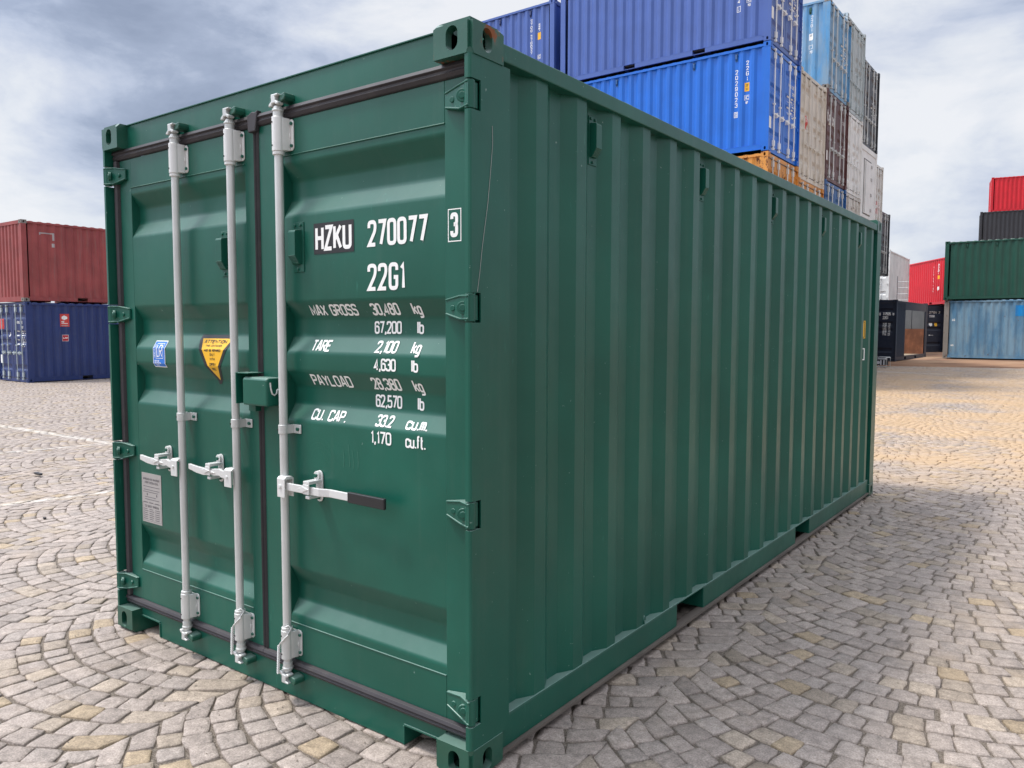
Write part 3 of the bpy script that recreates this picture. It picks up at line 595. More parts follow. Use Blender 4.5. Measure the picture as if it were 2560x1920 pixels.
WHR = pm('rusty_white_paint', (.6, .58, .55), .5, rust=.5, streak=.3); PGRY = pm('pale_grey_paint', (.44, .50, .52), .5, rust=.16, streak=.45); LBLU = pm('weathered_sky_blue_paint', (.09, .30, .56), .5, rust=.40, fade=(.36, .40, .38), fadeamt=.45, streak=.3)
LBL2 = pm('worn_pale_blue_paint', (.085, .21, .34), .5, rust=.34, fade=(.30, .44, .52), fadeamt=.45, streak=.3, dirt=.15); DGRY = pm('dark_grey_paint', (.035, .038, .046), .42, streak=.15); RED = pm('red_paint', (.55, .008, .020), .38, var=.06)
FGRN = pm('forest_green_paint', (.012, .072, .050), .4, var=.08, streak=.06); BLKC = pm('black_paint', (.022, .024, .030), .45); MBLU = pm('mid_blue_paint', (.015, .10, .30), .45, rust=.2, streak=.2); DRED = pm('dull_red_paint', (.13, .03, .03), .5, rust=.2)
RPOST = pm('rusty_grey_post', (.24, .22, .20), .6, rust=.55, streak=.4); GRN2 = pm('bottle_green_paint', (.02, .09, .06), .5, rust=.2)
BARW = mat('white_painted_bar', (.82, .83, .83), .4); GR = 'containers stacked in the row behind'; GRR = 'containers stacked on the right'; GL = 'containers stacked on the left'
X0 = -4.95; row = {}
def rc(key, oy, z, m, label, H=2.591, x=X0, near='door', barm=GALV, roofm=None, mc=None, yaw=90, bars=None, L=6.058, hz=None):
    R = base_container(label, (x, oy, z), yaw, L, H, m, mc, near, roofm, bars, barm, GR, hz=hz); row[key] = R; return R
rc('11', 19.74, .12, DRED, 'dull red container at ground level under the orange one of the nearest stack', 2.896, near='panel')
rc('12', 19.74, 3.03, ORNG, 'rusty orange container directly under the bright blue one', 2.896, barm=GALV)
rc('13', 19.74, 5.95, BRIGHT, 'bright blue container lettered 22G1, third level of the nearest stack', barm=BARW)
rc('14', 19.74, 8.56, PURP, 'ultramarine blue container on top of the bright blue one', barm=BARW)
rc('21', 22.21, -.10, NAVY, 'navy container at ground level, lowest below the cream container', 2.896, near='panel')
rc('22', 22.21, 2.79, ORNG, 'rust-streaked orange container directly under the cream one', 2.896)
rc('23', 22.21, 5.69, CREAM, 'cream white container with a red mark on its door, beside the bright blue one', 2.896, barm=CREAM)
rc('31', 24.76, .14, DRED, 'dull red container at ground level in the third stack of the row', 2.896, near='panel')
rc('32', 24.76, 3.12, MBLU, 'mid blue container directly under the brown-red one', 2.896)
rc('33', 24.76, 6.04, BROWN, 'brown-red container with white letters on its door')
rc('34', 24.76, 8.64, LBLU, 'weathered sky blue container with rusty post, on top of the brown-red one', mc=RPOST)
rc('41', 27.28, .14, GRN2, 'bottle green container at ground level in the fourth stack of the row', 2.896, x=-5.10, near='panel')
rc('42', 27.28, 3.20, WHR, 'rust-marked white container under the upper two pale ones', 2.896, x=-5.10, barm=WHR)
rc('43', 27.28, 6.11, WHT, 'white container directly under the pale grey one', x=-5.10, barm=WHT)
rc('44', 27.28, 8.71, PGRY, 'pale grey container on top of the white one, right of the sky blue container', 2.896, x=-5.10, barm=PGRY)
rc('51', 29.79, .16, NAVY, 'navy container at ground level in the fifth stack of the row', x=-5.15, near='panel')
rc('52', 29.79, 2.80, DRED, 'dull red container between ground and the white one with a side door', 2.591, x=-5.15, near='panel')
rc('53', 29.79, 5.46, WHT, 'white container with a hinged inspection door, under the dark grey one', x=-5.15, near=None)
rc('54', 29.79, 8.07, DGRY, 'dark grey container with galvanised bars on top of the fifth stack', 2.896, x=-5.15)
rc('61', 32.25, .18, DGRY, 'dark grey container at ground level in the sixth stack', x=-5.43, near='panel')
rc('62', 32.25, 2.80, NAVY, 'navy container in the middle of the sixth stack', x=-5.43, near='panel')
rc('63', 32.25, 5.42, WHR, 'white container with orange markings right of the one with the inspection door', x=-5.43, barm=WHT)
rc('71', 34.75, .20, MBLU, 'mid blue container at ground level at the end of the row', x=-7.75, near='panel')
rc('73', 34.75, 3.88, DGRY, 'dark grey container at the low far end of the row', x=-5.62)
# white container: plain end with hinged door
R = row['53']; MB().box(-CW+.05, -.05, .03, .08, .12, 2.48).build('end_panel', WHT, R)
for sx in (False, True): mirror(MB().box(-.13, -.004, .004, .2, .118, 2.473), sx).build('corner_post', WHT, R)
MB().box(-CW+.162, -.162, .01, .12, 2.42, 2.585).build('header', WHT, R)
d = MB().box(-1.85, -.85, .012, .029, .28, 2.12).build('door', WHT, R)
fr = MB()
for a, b_, c_, e in ((-1.87, -1.852, .26, 2.14), (-.848, -.83, .26, 2.14)): fr.box(a, b_, .016, .029, c_, e)
fr.box(-1.87, -.83, .016, .029, 2.1405, 2.16).box(-1.87, -.83, .016, .029, .24, .2595); fr.build('door_seal', RUBR, d)
[MB().box(-.90, -.70, -.004, .0115, z-.05, z+.05).build('hinge', PLATE, d) for z in (.45, 1.0, 1.55, 2.0)]; MB().cyl((-1.75, -.01, .3), (-1.75, -.01, 2.1), .014, 8).build('locking_bar', GALV, d)
# left-hand blue container at the top, beyond the nearest stack
for i, (z, m, lb, nr) in enumerate(((.1, NAVY, 'navy container at ground level, left of the nearest stack', 'panel'), (2.85, DRED, 'dull red container on the second level left of the nearest stack', 'panel'), (5.75, BRIGHT, 'blue container on the third level left of the nearest stack', 'panel'), (8.45, PURP, 'ultramarine blue container behind the green roof corner, topmost at the left of the row', 'panel'))):
    R = base_container(lb, (-11.22, 19.74, z), 90, 6.058, 2.591 if i > 1 else 2.75, m, None, nr, PGRY if i == 3 else None, group=GR); row['0%d' % i] = R
def smallvent(R, face, ys, zz, m):
    for y in ys:
        M = Matrix(((0, 1, 0, -.056), (1, 0, 0, y), (0, 0, 1, zz), (0, 0, 0, 1)))
        if face == 'left': M = Matrix(((0, -1, 0, -CW+.056), (-1, 0, 0, y), (0, 0, 1, zz), (0, 0, 0, 1)))
        vent(R, M, m)
smallvent(row['13'], 'left', (.86, 1.98, 4.23), 2.36, MBLU); smallvent(row['14'], 'left', (.86, 1.98, 4.23), 2.36, NAVY); smallvent(row['03'], 'left', (.86, 1.98), 2.36, NAVY); smallvent(row['34'], 'left', (.58,), 2.32, GRN2)
LT = 6.058
def stackt(R, face, s1, d1, ztop1, h1, s2=None, d2=None, ztop2=None, h2=None, mats=(WHITE, YEL, BLACK), lab=None, w=.07, sw_=.016):
    T = msurf(face); U = (lambda d: LT-d) if face == 'left' else (lambda d: d)
    if s1: T.stack(s1, U(d1), w, ztop1, h1, h1*.28, sw_)
    if s2: T.stack(s2, U(d2), w, ztop2, h2, h2*.28, sw_)
    if lab: lab(T, U)
    T.build('lettering', list(mats), R)
stackt(row['13'], 'left', '2029023', .85, 2.06, .105, '22G1', .58, 2.24, .10, lab=lambda T, U: (T.rect(U(.64), U(.52), 1.50, 1.71, 1), T.text('22', U(.61), U(.55), 1.62, 1.68, .01, 2, .001), T.text('G1', U(.61), U(.55), 1.53, 1.59, .01, 2, .001), T.frame(U(.64), U(.52), 1.29, 1.41, .008, 0), T.text('IC', U(.62), U(.54), 1.31, 1.39, .012, 0), T.text('87', U(.61), U(.55), 1.20, 1.26, .011, 0), T.frame(U(.90), U(.80), .90, 1.04, .012, 0), T.text('9', U(.875), U(.825), .92, 1.02, .013, 0)))
stackt(row['14'], 'left', '44', .83, 1.29, .105, None, lab=lambda T, U: (T.frame(U(.88), U(.78), .84, .98, .012, 0), T.text('1', U(.85), U(.83), .86, .96, .013, 0), T.frame(U(.64), U(.52), 1.02, 1.14, .008, 0), T.text('IC', U(.62), U(.54), 1.04, 1.12, .012, 0), T.text('70', U(.62), U(.54), .93, .99, .012, 0)))
stackt(row['03'], 'left', '2700 270027', .83, 2.20, .075, '22G1', .55, 2.02, .045, lab=lambda T, U: (T.rect(U(.61), U(.48), 1.57, 1.77, 1), T.frame(U(.61), U(.48), 1.02, 1.14, .01, 0), T.text('IC', U(.60), U(.50), 1.04, 1.12, .012, 0)), w=.08)
stackt(row['34'], 'left', 'BMOU 276853', .83, 2.20, .10, '22G1', .53, 2.18, .095, lab=lambda T, U: (T.rect(U(.60), U(.48), 1.47, 1.66, 0), T.text('22', U(.57), U(.51), 1.58, 1.63, .01, 2, .001), T.frame(U(.60), U(.48), 1.22, 1.33, .012, 0), T.text('70', U(.59), U(.49), 1.09, 1.17, .014, 0)))
def doormarks(R, H=2.591, big=False, plate=True, white=True, extra=None, mats=(WHITE, YEL, BLACK, REDV)):
    T = msurf('door', k=H/2.591)
    if white:
        T.text('HZKU', -.86, -.63, 1.89*H/2.591, 1.98*H/2.591, .016); T.text('270', -.55, -.42, 1.89*H/2.591, 1.98*H/2.591, .016); T.text('22G1', -.55, -.36, 1.73, 1.81, .015)
        for i, z in enumerate((1.63, 1.56, 1.49, 1.42, 1.35, 1.28, 1.21, 1.14)): T.rect(-.55, -.41, z, z+.035, 0); T.rect(-.33, -.29, z, z+.035, 0); (T.rect(-.90, -.72, z, z+.035, 0) if i % 2 == 0 else None)
    if plate: T.rect(-2.29, -2.12, .58, .86, 0)
    if extra: extra(T)
    T.build('lettering', list(mats), R)
for k in ('13', '14'): doormarks(row[k])
doormarks(row['34'], white=True, plate=False); doormarks(row['54'], 2.896, plate=False); doormarks(row['12'], 2.896, white=False)
doormarks(row['23'], 2.896, white=False, plate=False, extra=lambda T: (T.rect(-1.80, -1.60, 1.40, 1.78, 3), T.text('2', -1.76, -1.64, 1.60, 1.72, .02, 0, .002)), mats=(WHITE, YEL, BLACK, REDV))
doormarks(row['33'], white=False, extra=lambda T: (T.text('t', -2.26, -2.10, 1.72, 2.06, .05), T.text('e', -2.06, -1.86, 1.64, 2.06, .05), T.text('x', -1.72, -1.52, 1.64, 2.06, .05), T.text('2203', -.55, -.25, 1.93, 2.02, .016)))
doormarks(row['42'], 2.896, white=False, plate=False, extra=lambda T: T.rect(-1.72, -1.45, 2.0, 2.2, 3)); doormarks(row['63'], white=False, plate=False, extra=lambda T: [T.rect(-.9+.2*i, -.78+.2*i, .7, 1.2, 3) for i in range(2)])
# left pair
BL = base_container('navy blue container on the setts at far left with two red stickers on its side', (-25.75, 8.87, -.165), -1, 6.058, 2.591, NAVY, None, 'door', group=GL, barm=PGRY)
RL = base_container('rusty oxide red container stacked on the navy one at far left', (-25.85, 8.87, 2.44), 1.0, 6.058, 2.591, OXID, RPOST, 'panel', group=GL)
doormarks(BL, extra=lambda T: (T.rect(-2.3, -1.90, 1.72, 2.06, 3), T.rect(-1.52, -1.44, 1.46, 1.60, 0)))
T = msurf('right'); T.rect(1.03, 1.32, 1.80, 2.22, 0); T.poly([(1.09, 2.12), (1.175, 2.17), (1.26, 2.12), (1.26, 2.06), (1.175, 2.02), (1.09, 2.06)], 1, .002); T.text('HZ', 1.08, 1.18, 1.93, 1.99, .02, 1, .002); T.rect(1.08, 1.27, 1.895, 1.915, 1, .002); T.rect(1.07, 1.28, 1.825, 1.85, 2, .002)
T.rect(1.09, 1.28, 1.32, 1.53, 1); T.rect(1.10, 1.27, 1.33, 1.52, 3, .002); T.text('LM', 1.125, 1.245, 1.40, 1.46, .018, 1, .003); T.build('side_sticker', [REDV, WHITE, PLATE, mat('dark_red_vinyl', (.45, .01, .03), .4)], BL)
T = msurf('right'); T.rect(.56, .60, 2.16, 2.24, 0); T.rect(.60, .95, 2.20, 2.235, 0); T.rect(.95, 1.01, 2.00, 2.24, 0); T.rect(.93, 1.01, 1.78, 1.90, 0); T.build('old_sticker_residue', [PLATE], RL)
# right pair and the far ones over it
LB = base_container('worn pale blue container on the apron at right with rust patches', (-3.9, 38.0, .33), -93.5, 12.19, 2.591, LBL2, RPOST, 'panel', group=GRR)
GR_ = base_container('forest green container stacked on the worn pale blue one', (-3.95, 37.9, 2.93), -90.5, 12.19, 2.591, FGRN, None, 'panel', group=GRR)
BK = base_container('black container behind and above the forest green one', (-5.9, 68.0, 8.0), -82.5, 12.19, 2.591, BLKC, None, 'panel', group=GRR)
RT = base_container('red container highest at the right edge, on top of the black one', (-5.3, 68.5, 10.6), -81, 12.19, 2.591, RED, None, 'panel', group=GRR)
for c in (LB,):
    for sx in (False, True):
        mirror(MB().box(-.10, .001, -.003, .19, .119, 2.472), sx).build('corner_post', RPOST, c)
smallvent(GR_, 'right', (.86, 1.98, 4.23), 2.36, FGRN); smallvent(RT, 'right', (1.1,), 2.36, RED)
T = Marks(lambda u, v, o: Vector((-.020-.036*float(np.interp(u, [p[0] for p in side_pts(12.19)], [p[1] for p in side_pts(12.19)]))+o, u, v)), cu=[p[0] for p in side_pts(12.19)], off=.004)
T.rect(2.72, 3.35, 1.86, 2.32, 1); T.text('LG', .32, .44, 1.66, 1.76, .02); T.text('KTI', .30, .42, .53, .62, .02); T.build('lettering', [WHITE, mat('blue_patch_paint', (.01, .22, .55), .4)], LB)
# navy container with the cut-out side
NO = empty('shipping_container', (-5.11, 34.08, .262), radians(-2), 'dark navy container with a large opening cut in its side showing brown plywood', 'container', 'containers at the end of the yard')
frame_parts(NO, 6.058, 2.591, NVY2, NVY2); rails(NO, 6.058, 2.591, NVY2, NVY2); [bpy.data.objects.remove(o) for o in list(NO.children) if o.name.startswith('roof_panel')]; bg_door_end(NO, 6.058, 2.591, NVY2, NVY2, (-2.1,), hz=0); end_panel(NO, 6.058, 2.591, NVY2, False); side_panel(NO, 6.058, 2.591, NVY2, True)
mb = MB().box(-.04, -.010, .20, 1.62, .165, 2.49).box(-.04, -.010, 1.62, 5.72, 2.20, 2.49).box(-.04, -.010, 5.72, 5.86, .165, 2.49).box(-.04, -.010, 1.62, 5.72, .165, .21)
for i in range(14): mb.box(-.0099, -.004, .24+.1*i, .265+.1*i, .18, 2.48)
mb.build('side_panel', NVY2, NO)
MB().box(-2.36, -2.30, .2, 5.86, .165, 1.38).box(-2.2999, -.08, 5.76, 5.80, .165, 1.38).build('plywood_lining', WOOD, NO); mb = MB()
for i in range(4): mb.box(-2.29+.56*i, -1.755+.56*i, 5.77, 5.80, 1.385, 2.48)
for i in range(7): mb.box(-2.36, -2.305, .2+.80*i, .985+.80*i, 1.385, 2.48)
mb.build('wall_lining', mat('grey_lining', (.16, .165, .17), .6), NO); MB().box(-2.30, -.05, .2, 5.76, .166, .185).build('floor_boards', mat('pale_floorboard', (.34, .27, .19), .6), NO)
T = msurf('door'); T.text('U', -.70, -.645, 1.94, 2.06, .018); T.text('717595', -.56, -.24, 1.94, 2.06, .018); T.text('8', -.17, -.11, 1.94, 2.06, .018); T.text('22G1', -.56, -.34, 1.78, 1.90, .018)
for i, (a, un) in enumerate((('30.480', 'kg'), ('67.200', 'lb'), ('2.180', 'kg'), ('4.800', 'lb'), ('28.300', 'kg'), ('62.400', 'lb'), ('33.2', 'cu.m'), ('1.170', 'cu.ft'))):
    z = 1.62-.068*i; T.text(a, -.55, -.40, z-.048, z, .010); T.text(un, -.34, -.25, z-.048, z, .010)
T.build('lettering', [WHITE], NO)
WU = base_container('white container behind the opened navy one, with a ladder beside it', (-6.67, 40.3, 2.94), 1.7, 6.058, 2.591, WHT, None, 'door', group='containers at the end of the yard', barm=WHT)
base_container('dark grey container at ground level beneath the white one by the ladder', (-6.67, 40.3, .34), 1.7, 6.058, 2.591, DGRY, None, 'panel', group='containers at the end of the yard')
doormarks(WU, white=False, plate=False, extra=lambda T: (T.text('424', -.56, -.30, 1.88, 2.0, .02, 2), T.text('9', -.16, -.08, 1.88, 2.0, .02, 2), [T.rect(-.55, -.45, 1.62-.07*i, 1.66-.07*i, 2) for i in range(6)]))
RM = base_container('red container with white lettering down its side, between the white and green ones', (-3.0, 47.85, 3.0), 30.7, 6.058, 2.591, RED, None, 'door', group='containers at the end of the yard')
stackt(RM, 'left', 'HZKU 251798', 1.62, 2.18, .11, '22G1', .98, 2.26, .12, lab=lambda T, U: (T.rect(U(1.05), U(.88), 1.42, 1.62, 1), T.poly([(U(1.06), 1.0), (U(.88), 1.0), (U(.88), .86), (U(.97), .78), (U(1.06), .86)], 0)), w=.13, sw_=.026); smallvent(RM, 'left', (1.42,), 2.36, RED)
NB = base_container('dark navy container with a lettered door low behind the open one', (-5.15, 47.2, .36), 34, 6.058, 2.591, NVY2, None, 'door', group='containers at the end of the yard', barm=NVY2, bars=(-2.1,), hz=0)
base_container('dull red container on the ground behind the pale blue one', (-2.9, 48.1, .36), 30.7, 6.058, 2.591, DRED, None, 'panel', group='containers at the end of the yard')
T = msurf('door'); T.text('27184', -.80, -.38, 2.14, 2.26, .018); T.text('3', -.30, -.22, 2.14, 2.26, .018); T.text('22G0', -.80, -.52, 1.94, 2.05, .018); T.poly([(-.80, 1.62), (-.62, 1.62), (-.62, 1.50), (-.71, 1.42), (-.80, 1.50)], 0); T.rect(-.50, -.36, 1.44, 1.62, 1); T.rect(-.80, -.72, .92, .97, 0); T.rect(-.72, -.55, .935, .95, 0); T.build('lettering', [WHITE, YEL], NB)
# ladder, power unit and litter
LD = empty('ladder', (-5.93, 38.4, 2.862), 0, 'aluminium ladder standing on the navy container roof, leaning by the white one', 'ladder')
for s in (0, .47): MB().box(-.02+s, .0+s, -.03, .03, 0, 1.24).build('rail', NVY2 if s == 0 else GALV, LD)
for i in range(4): MB().cyl((0, 0, .12+.285*i), (.47, 0, .12+.285*i), .014, 8).build('rung', GALV, LD)
for v in LD.children: pass
LD.rotation_euler = (radians(-4), 0, radians(8))
PU = empty('power_unit', (-4.72, 29.7, float(.0096*21.2)+.004), radians(-15), 'small black and silver power unit in a tube frame standing beyond the green container', 'generator')
MB().box(-.17, .17, -.12, .12, .07, .28).build('engine_housing', BLACK, PU, bevel=.02); MB().cyl((-.09, -.125, .17), (-.09, -.14, .17), .06, 14).box(-.02, .03, -.135, -.12, .08, .27).box(.10, .14, -.135, -.12, .08, .27).build('front_panel', WGALV, PU)
MB().box(-.14, .14, -.10, .10, .281, .325).build('fuel_tank', GALV, PU, bevel=.012)
for y in (-.15, .15): MB().tube([(-.22, y, .02), (-.22, y, .35), (-.20, y, .37), (.20, y, .37), (.22, y, .35), (.22, y, .02), (-.22, y, .02)], .013, 8).build('tube_frame', GALV, PU)
MB().tube([(-.22, -.15, .36), (-.22, .15, .36)], .012).tube([(.22, -.15, .36), (.22, .15, .36)], .012).build('cross_tube', GALV, PU)
RD = MB().tube([(-4.97, 29.78, .58), (-5.12, 30.1, 1.45)], .014, 8); o = tag(RD.build('leaning_rod', PLATE, smooth=40), 'thin grey rod leaning up behind the power unit', 'rod')
def chip(x, y, sx, sy, h, m, lb, rz=0.):
    mb = MB().prism([(-sx, -sy*.6), (-sx*.3, -sy), (sx*.8, -sy*.7), (sx, sy*.2), (sx*.4, sy), (-sx*.7, sy*.8)], 'z', 0, h); o = mb.build('litter_scrap', m, bevel=.002); o.location = (x, y, .003); o.rotation_euler = (0, 0, rz); return tag(o, lb, 'scrap', 'small scraps lying on the setts')
chip(-7.42, 1.66, .085, .022, .02, BLACK, 'dark elongated scrap lying on the setts left of the green container'); chip(-5.26, .82, .016, .012, .012, BLACK, 'tiny black scrap on the setts nearest the lower left door')
#SPLIT
# ------------------------------------------------------------------ ground
def gz(x, y):
    sp = lambda t: np.logaddexp(0, np.asarray(t, float)*1.2)/1.2
    return .0096*sp(y-8.5) - .0088*sp(-x-5.5)
PW = .0
def gmat(name):
    M = bpy.data.materials.new(name); M.use_nodes = True; t = M.node_tree; b = t.nodes['Principled BSDF']; tc = t.nodes.new('ShaderNodeTexCoord'); return M, t, b, tc.outputs['Object']
def stainmask(t, O):
    s = t.nodes.new('ShaderNodeSeparateXYZ'); t.links.new(O, s.inputs[0]); x, y = s.outputs[0], s.outputs[1]
    big = noise(t, O, .16, 5, .6)
    m1 = rampf(t, y, 5.5, 9.0); m2 = rampf(t, mth(t, 'SUBTRACT', x, mth(t, 'MULTIPLY', big, 5.0)), 1.2, -.8)
    m1b = rampf(t, y, 34, 16, .35, 1.)
    m = mth(t, 'MULTIPLY', mth(t, 'MULTIPLY', m1, m2), m1b); m = mth(t, 'MULTIPLY', m, rampf(t, x, -7, -3.5))
    return mth(t, 'MULTIPLY', m, rampf(t, noise(t, O, .55, 6, .65), .30, .60)), x, y
STONE, t, b, O = gmat('granite_setts')
at = t.nodes.new('ShaderNodeAttribute'); at.attribute_name = 'tint'
n = noise(t, O, 22, 8, .75); n3 = noise(t, O, 150, 5, .7); c = at.outputs['Color']
def scl(t, c, f):
    v = t.nodes.new('ShaderNodeVectorMath'); v.operation = 'SCALE'; t.links.new(c, v.inputs[0]); t.links.new(f, v.inputs['Scale']); return v.outputs[0]
c = scl(t, c, rampf(t, n, .25, .75, .68, 1.30)); c = scl(t, c, rampf(t, n3, .3, .7, .70, 1.30))
sm, X, Yc = stainmask(t, O)
c = mixc(t, mth(t, 'MULTIPLY', sm, .72), c, (.50, .33, .175))
sm2 = rampf(t, noise(t, O, 1.1, 6, .7), .50, .70); c = mixc(t, mth(t, 'MULTIPLY', sm2, .34), c, (.38, .28, .185))
pm = None
for (ax, ay), (bx, by), w in (((-16, 3.4), (-9.0, 3.42), .075), ((-10.3, -1.1), (-9.37, 3.6), .07), ((-6.5, -1.0), (-5.7, 3.2), .05), ((-8, 27.4), (-2.2, 26.4), .09)):
    L_ = math.hypot(bx-ax, by-ay); dx, dy = (bx-ax)/L_, (by-ay)/L_
    al = mth(t, 'ADD', mth(t, 'MULTIPLY', mth(t, 'SUBTRACT', X, ax), dx), mth(t, 'MULTIPLY', mth(t, 'SUBTRACT', Yc, ay), dy))
    pe = mth(t, 'ABSOLUTE', mth(t, 'ADD', mth(t, 'MULTIPLY', mth(t, 'SUBTRACT', X, ax), -dy), mth(t, 'MULTIPLY', mth(t, 'SUBTRACT', Yc, ay), dx)))
    k = mth(t, 'MULTIPLY', mth(t, 'LESS_THAN', pe, w), mth(t, 'MULTIPLY', mth(t, 'GREATER_THAN', al, 0), mth(t, 'LESS_THAN', al, L_))); pm = k if pm is None else mth(t, 'MAXIMUM', pm, k)
pm = mth(t, 'MULTIPLY', pm, rampf(t, noise(t, O, 7, 6, .7), .34, .60)); c = mixc(t, mth(t, 'MULTIPLY', pm, .42), c, (.74, .72, .66))
t.links.new(c, b.inputs['Base Color']); b.inputs['Roughness'].default_value = .72; b.inputs['Specular IOR Level'].default_value = .35
bn = t.nodes.new('ShaderNodeBump'); bn.inputs['Strength'].default_value = .9; bn.inputs['Distance'].default_value = .006; t.links.new(noise(t, O, 42, 7, .72), bn.inputs['Height']); t.links.new(bn.outputs[0], b.inputs['Normal'])
BED, t, b, O = gmat('joint_sand')
c = mixc(t, rampf(t, noise(t, O, 130, 4, .7), .40, .62), (.10, .08, .062), (.23, .19, .155)); c = mixc(t, rampf(t, noise(t, O, 320, 2), .64, .70), c, (.36, .34, .31)); sm, _, _ = stainmask(t, O); c = mixc(t, mth(t, 'MULTIPLY', sm, .55), c, (.30, .17, .075))
t.links.new(c, b.inputs['Base Color']); b.inputs['Roughness'].default_value = .95
bn = t.nodes.new('ShaderNodeBump'); bn.inputs['Strength'].default_value = .8; bn.inputs['Distance'].default_value = .01; t.links.new(noise(t, O, 150, 4, .7), bn.inputs['Height']); t.links.new(bn.outputs[0], b.inputs['Normal'])
YARD, t, b, O = gmat('rust_stained_asphalt')
c = mixc(t, rampf(t, noise(t, mapping(t, O, (.35, 1, 1)), .8, 7, .65), .35, .65), (.17, .085, .05), (.33, .185, .105)); c = mixc(t, rampf(t, noise(t, O, 60, 4, .7), .3, .7, 0, .35), c, (.10, .07, .05)); c = mixc(t, rampf(t, noise(t, O, .35, 4), .5, .7, 0, .7), c, (.40, .26, .16))
t.links.new(c, b.inputs['Base Color']); b.inputs['Roughness'].default_value = .9
def grid(name, xs, ys, dz, m):
    X, Y = np.meshgrid(xs, ys); Z = gz(X, Y)+dz; vs = np.stack([X, Y, Z], -1).reshape(-1, 3); nx = len(xs)
    fs = [(j*nx+i, j*nx+i+1, (j+1)*nx+i+1, (j+1)*nx+i) for j in range(len(ys)-1) for i in range(nx-1)]
    o = MB().add(vs.tolist(), fs).build(name, m, smooth=60); return tag(o, kind='structure')
g = tag(grid('ground', np.concatenate([[-900, -300], np.linspace(-90, 60, 61), [200, 900]]), np.concatenate([[-400, -100], np.linspace(-40, 120, 65), [300, 1200]]), -.034, YARD), 'rust-brown ground of the storage yard')
def edge_y(x): return 30.75+.19*(x+4.5)
g2 = tag(grid('paving_bed', np.linspace(-40, 16, 57), np.linspace(-9, 30, 40), -.009, BED), 'sand-filled joints under the stone setts')
yd = MB(); xs = np.linspace(-12, 16, 29); vs = []
for x in xs:
    e = edge_y(x)-.0
    for y in (e, e+.02, e+6, e+14, e+30, e+60): vs.append((x, y, float(gz(x, y))+(-.02 if y == e else .012)))
yd.add(vs, [(6*i+j, 6*i+6+j, 6*i+7+j, 6*i+1+j) for i in range(len(xs)-1) for j in range(5)]); tag(yd.build('asphalt_apron', YARD, smooth=60), 'rust-stained asphalt apron beyond the setts', kind='structure')
rng = np.random.default_rng(7)
LANES = [-2.02+1.5*k for k in range(-26, 12)]
cxy = np.array([CAM.x, CAM.y]); fw = np.array([f.x, f.y]); fw /= np.linalg.norm(fw); rt = np.array([fw[1], -fw[0]])
near, far = [], []; BJ = rng.uniform(-.05, .05, (len(LANES)+1, 400)); YJ = rng.normal(0, .0022, 400)
R0 = 1.17
for li, cx in enumerate(LANES):
    ph = .05+rng.uniform(-.012, .012)
    for j in range(-60, 330):
        y0 = -.56+.119*j+ph-.06+YJ[j+60]
        if y0 < -5 or y0 > 33: continue
        pt = .119; xl = -.75+BJ[li, j+60]; xr = .75+BJ[li+1, j+60]; x = xl
        while x < xr-.045:
            w = rng.uniform(.096, .148)*max(.62, math.sqrt(1-(x/R0)**2)); 
            if xr-(x+w) < .06: w = xr-x
            xa, xb = x, x+w; x += w
            xm = cx+(xa+xb)/2; ym = y0+R0-math.sqrt(R0*R0-((xa+xb)/2)**2)+.07
            d = np.array([xm, ym])-cxy; df = d@fw; dr = d@rt
            if df < .3 or abs(dr) > df*.66+2.2: continue
            if ym > edge_y(xm)-.12: continue
            if -2.40 < xm < -.12 and .35 < ym < 5.8: continue
            a = math.asin(xa/R0); bb = math.asin(xb/R0)
            h0 = pt*math.cos((a+bb)/2)*.985+.004
            def P(th, h, e): return (cx+R0*math.sin(th)-(0 if e else h*math.sin(th)), y0+R0-R0*math.cos(th)+(h/math.cos(th) if e else h*math.cos(th)))
            ea = xa == xl; eb = x >= xr-1e-6
            q = [P(a, 0, 0), P(bb, 0, 0), P(bb, h0, eb), P(a, h0, ea)]
            (near if df < 10 else far).append((q, df))
print('stones', len(near), len(far))
def tint(n):
    g_ = np.clip(rng.normal(.275, .024, n), .21, .34); k = rng.uniform(0, 1, n); c = np.stack([g_*1.15, g_*.965, g_*.85], 1)
    w = k > .78; c[w] = np.stack([g_[w]*1.17, g_[w]*.96, g_[w]*.77], 1)
    w = k > .965; c[w] = np.stack([g_[w]*1.20, g_[w]*.93, g_[w]*.64], 1)
    w = k < .14; c[w] = np.stack([g_[w]*1.07, g_[w]*.91, g_[w]*.81], 1)
    return c
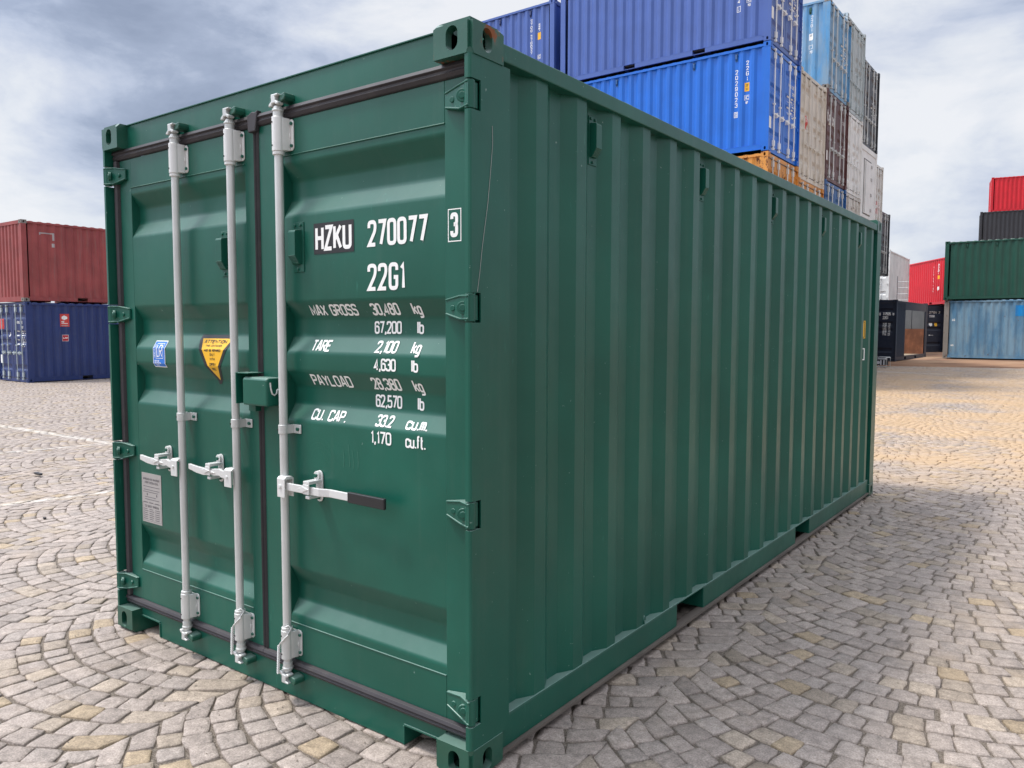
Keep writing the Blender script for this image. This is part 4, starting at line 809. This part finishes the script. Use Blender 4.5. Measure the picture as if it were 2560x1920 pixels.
def stones(name, lst, hi):
    n = len(lst); Q = np.array([q for q, _ in lst]); ctr = Q.mean(1, keepdims=True); gap = rng.uniform(.0015, .0065, (n, 1, 1))
    dd = Q-ctr; ln = np.linalg.norm(dd, axis=2, keepdims=True); Q = ctr+dd*(1-gap*1.35/ln)+rng.normal(0, .0042, Q.shape)
    zc = rng.normal(0, .0016, (n, 1)); tl = rng.normal(0, .012, (n, 1, 2))
    if hi:
        nx = np.roll(Q, -1, 1); ring = []
        c0 = Q+(ctr-Q)*.045
        for k in range(4):
            ring += [c0[:, k], Q[:, k]+(nx[:, k]-Q[:, k])*rng.uniform(.28, .38, (n, 1))+rng.normal(0, .002, (n, 2)), Q[:, k]+(nx[:, k]-Q[:, k])*rng.uniform(.62, .74, (n, 1))+rng.normal(0, .002, (n, 2))]
        ring = np.stack(ring, 1); m_ = 12
        inn = ring+(ctr-ring)*.055; inn2 = ring+(ctr-ring)*.42
        def z(p, b): return b+zc+((p-ctr)*tl).sum(2)
        z0 = z(ring, -.026); z1 = z(ring+(ctr-ring)*.012, -.0035); z2 = z(inn, 0)+rng.normal(0, .0006, (n, m_)); z3 = z(inn2, .0006)+rng.normal(0, .0012, (n, m_)); zcc = zc+.0008+rng.normal(0, .001, (n, 1))
        r1 = ring+(ctr-ring)*.012
        P = np.concatenate([ring, r1, inn, inn2, ctr], 1); Z = np.concatenate([z0, z1, z2, z3, zcc], 1)
        fs = []
        for l in range(3): fs += [[l*m_+i, l*m_+(i+1) % m_, (l+1)*m_+(i+1) % m_, (l+1)*m_+i] for i in range(m_)]
        tri = [[3*m_+i, 3*m_+(i+1) % m_, 4*m_] for i in range(m_)]
        sizes = [4]*len(fs)+[3]*len(tri); flat = sum(fs+tri, []); nv = 4*m_+1
    else:
        inn = Q+(ctr-Q)*.06; P = np.concatenate([Q, inn], 1); Z = np.concatenate([zc-.012+0*Q[:, :, 0], zc+((inn-ctr)*tl*.8).sum(2)], 1)
        fs = [[i, (i+1) % 4, (i+1) % 4+4, i+4] for i in range(4)]+[[4, 5, 6, 7]]; sizes = [4]*5; flat = sum(fs, []); nv = 8
    Z = Z+gz(P[:, :, 0], P[:, :, 1]); co = np.concatenate([P, Z[:, :, None]], 2).reshape(-1, 3)
    idx = (np.array(flat)[None]+np.arange(n)[:, None]*nv).ravel(); sz = np.tile(sizes, n); st = np.concatenate([[0], np.cumsum(sz)[:-1]])
    me = bpy.data.meshes.new(name); me.vertices.add(len(co)); me.vertices.foreach_set('co', co.astype(np.float32).ravel())
    me.loops.add(len(idx)); me.loops.foreach_set('vertex_index', idx.astype(np.int32)); me.polygons.add(len(sz)); me.polygons.foreach_set('loop_start', st.astype(np.int32)); me.polygons.foreach_set('loop_total', sz.astype(np.int32))
    if hi: me.polygons.foreach_set('use_smooth', [True]*len(sz))
    ca = me.attributes.new('tint', 'FLOAT_COLOR', 'POINT'); cc = np.repeat(np.concatenate([tint(n), np.ones((n, 1))], 1), nv, 0); ca.data.foreach_set('color', cc.astype(np.float32).ravel())
    me.update(calc_edges=True); me.validate(); me.materials.append(STONE)
    o = bpy.data.objects.new(name, me); COL.objects.link(o); return tag(o, kind='structure')
tag(stones('cobblestone_pavement', near, True), 'grey and tan granite setts laid in arcs around the green container'); tag(stones('cobblestone_pavement', far, False), 'distant granite setts laid in arcs with orange dusty stains')

gm = mat('grit', (.26, .22, .18), .9, var=.3); mb = MB(); rr = random.Random(3); k = 0
while k < 420:
    e = rr.random()
    if e < .35: px_, py_ = rr.uniform(-2.6, .1), rr.gauss(-.16, .14)
    elif e < .7: px_, py_ = rr.gauss(.22, .16), rr.uniform(-.2, 5)
    else: px_, py_ = rr.uniform(-3.5, 2.2), rr.uniform(-1.2, 3.5)
    if -2.46 < px_ < .02 and py_ > .05: continue
    s_ = rr.uniform(.0018, .0055); a = rr.random()*6; z = float(gz(px_, py_))+.0025
    mb.add([(px_+s_*cos(a+i*1.57)*rr.uniform(.6, 1.2), py_+s_*sin(a+i*1.57)*rr.uniform(.6, 1.2), z) for i in range(4)]+[(px_, py_, z+s_*.9)], [(0, 1, 4), (1, 2, 4), (2, 3, 4), (3, 0, 4)]); k += 1
tag(mb.build('grit', gm), 'loose grit and sand grains scattered on the setts round the green container', kind='stuff')
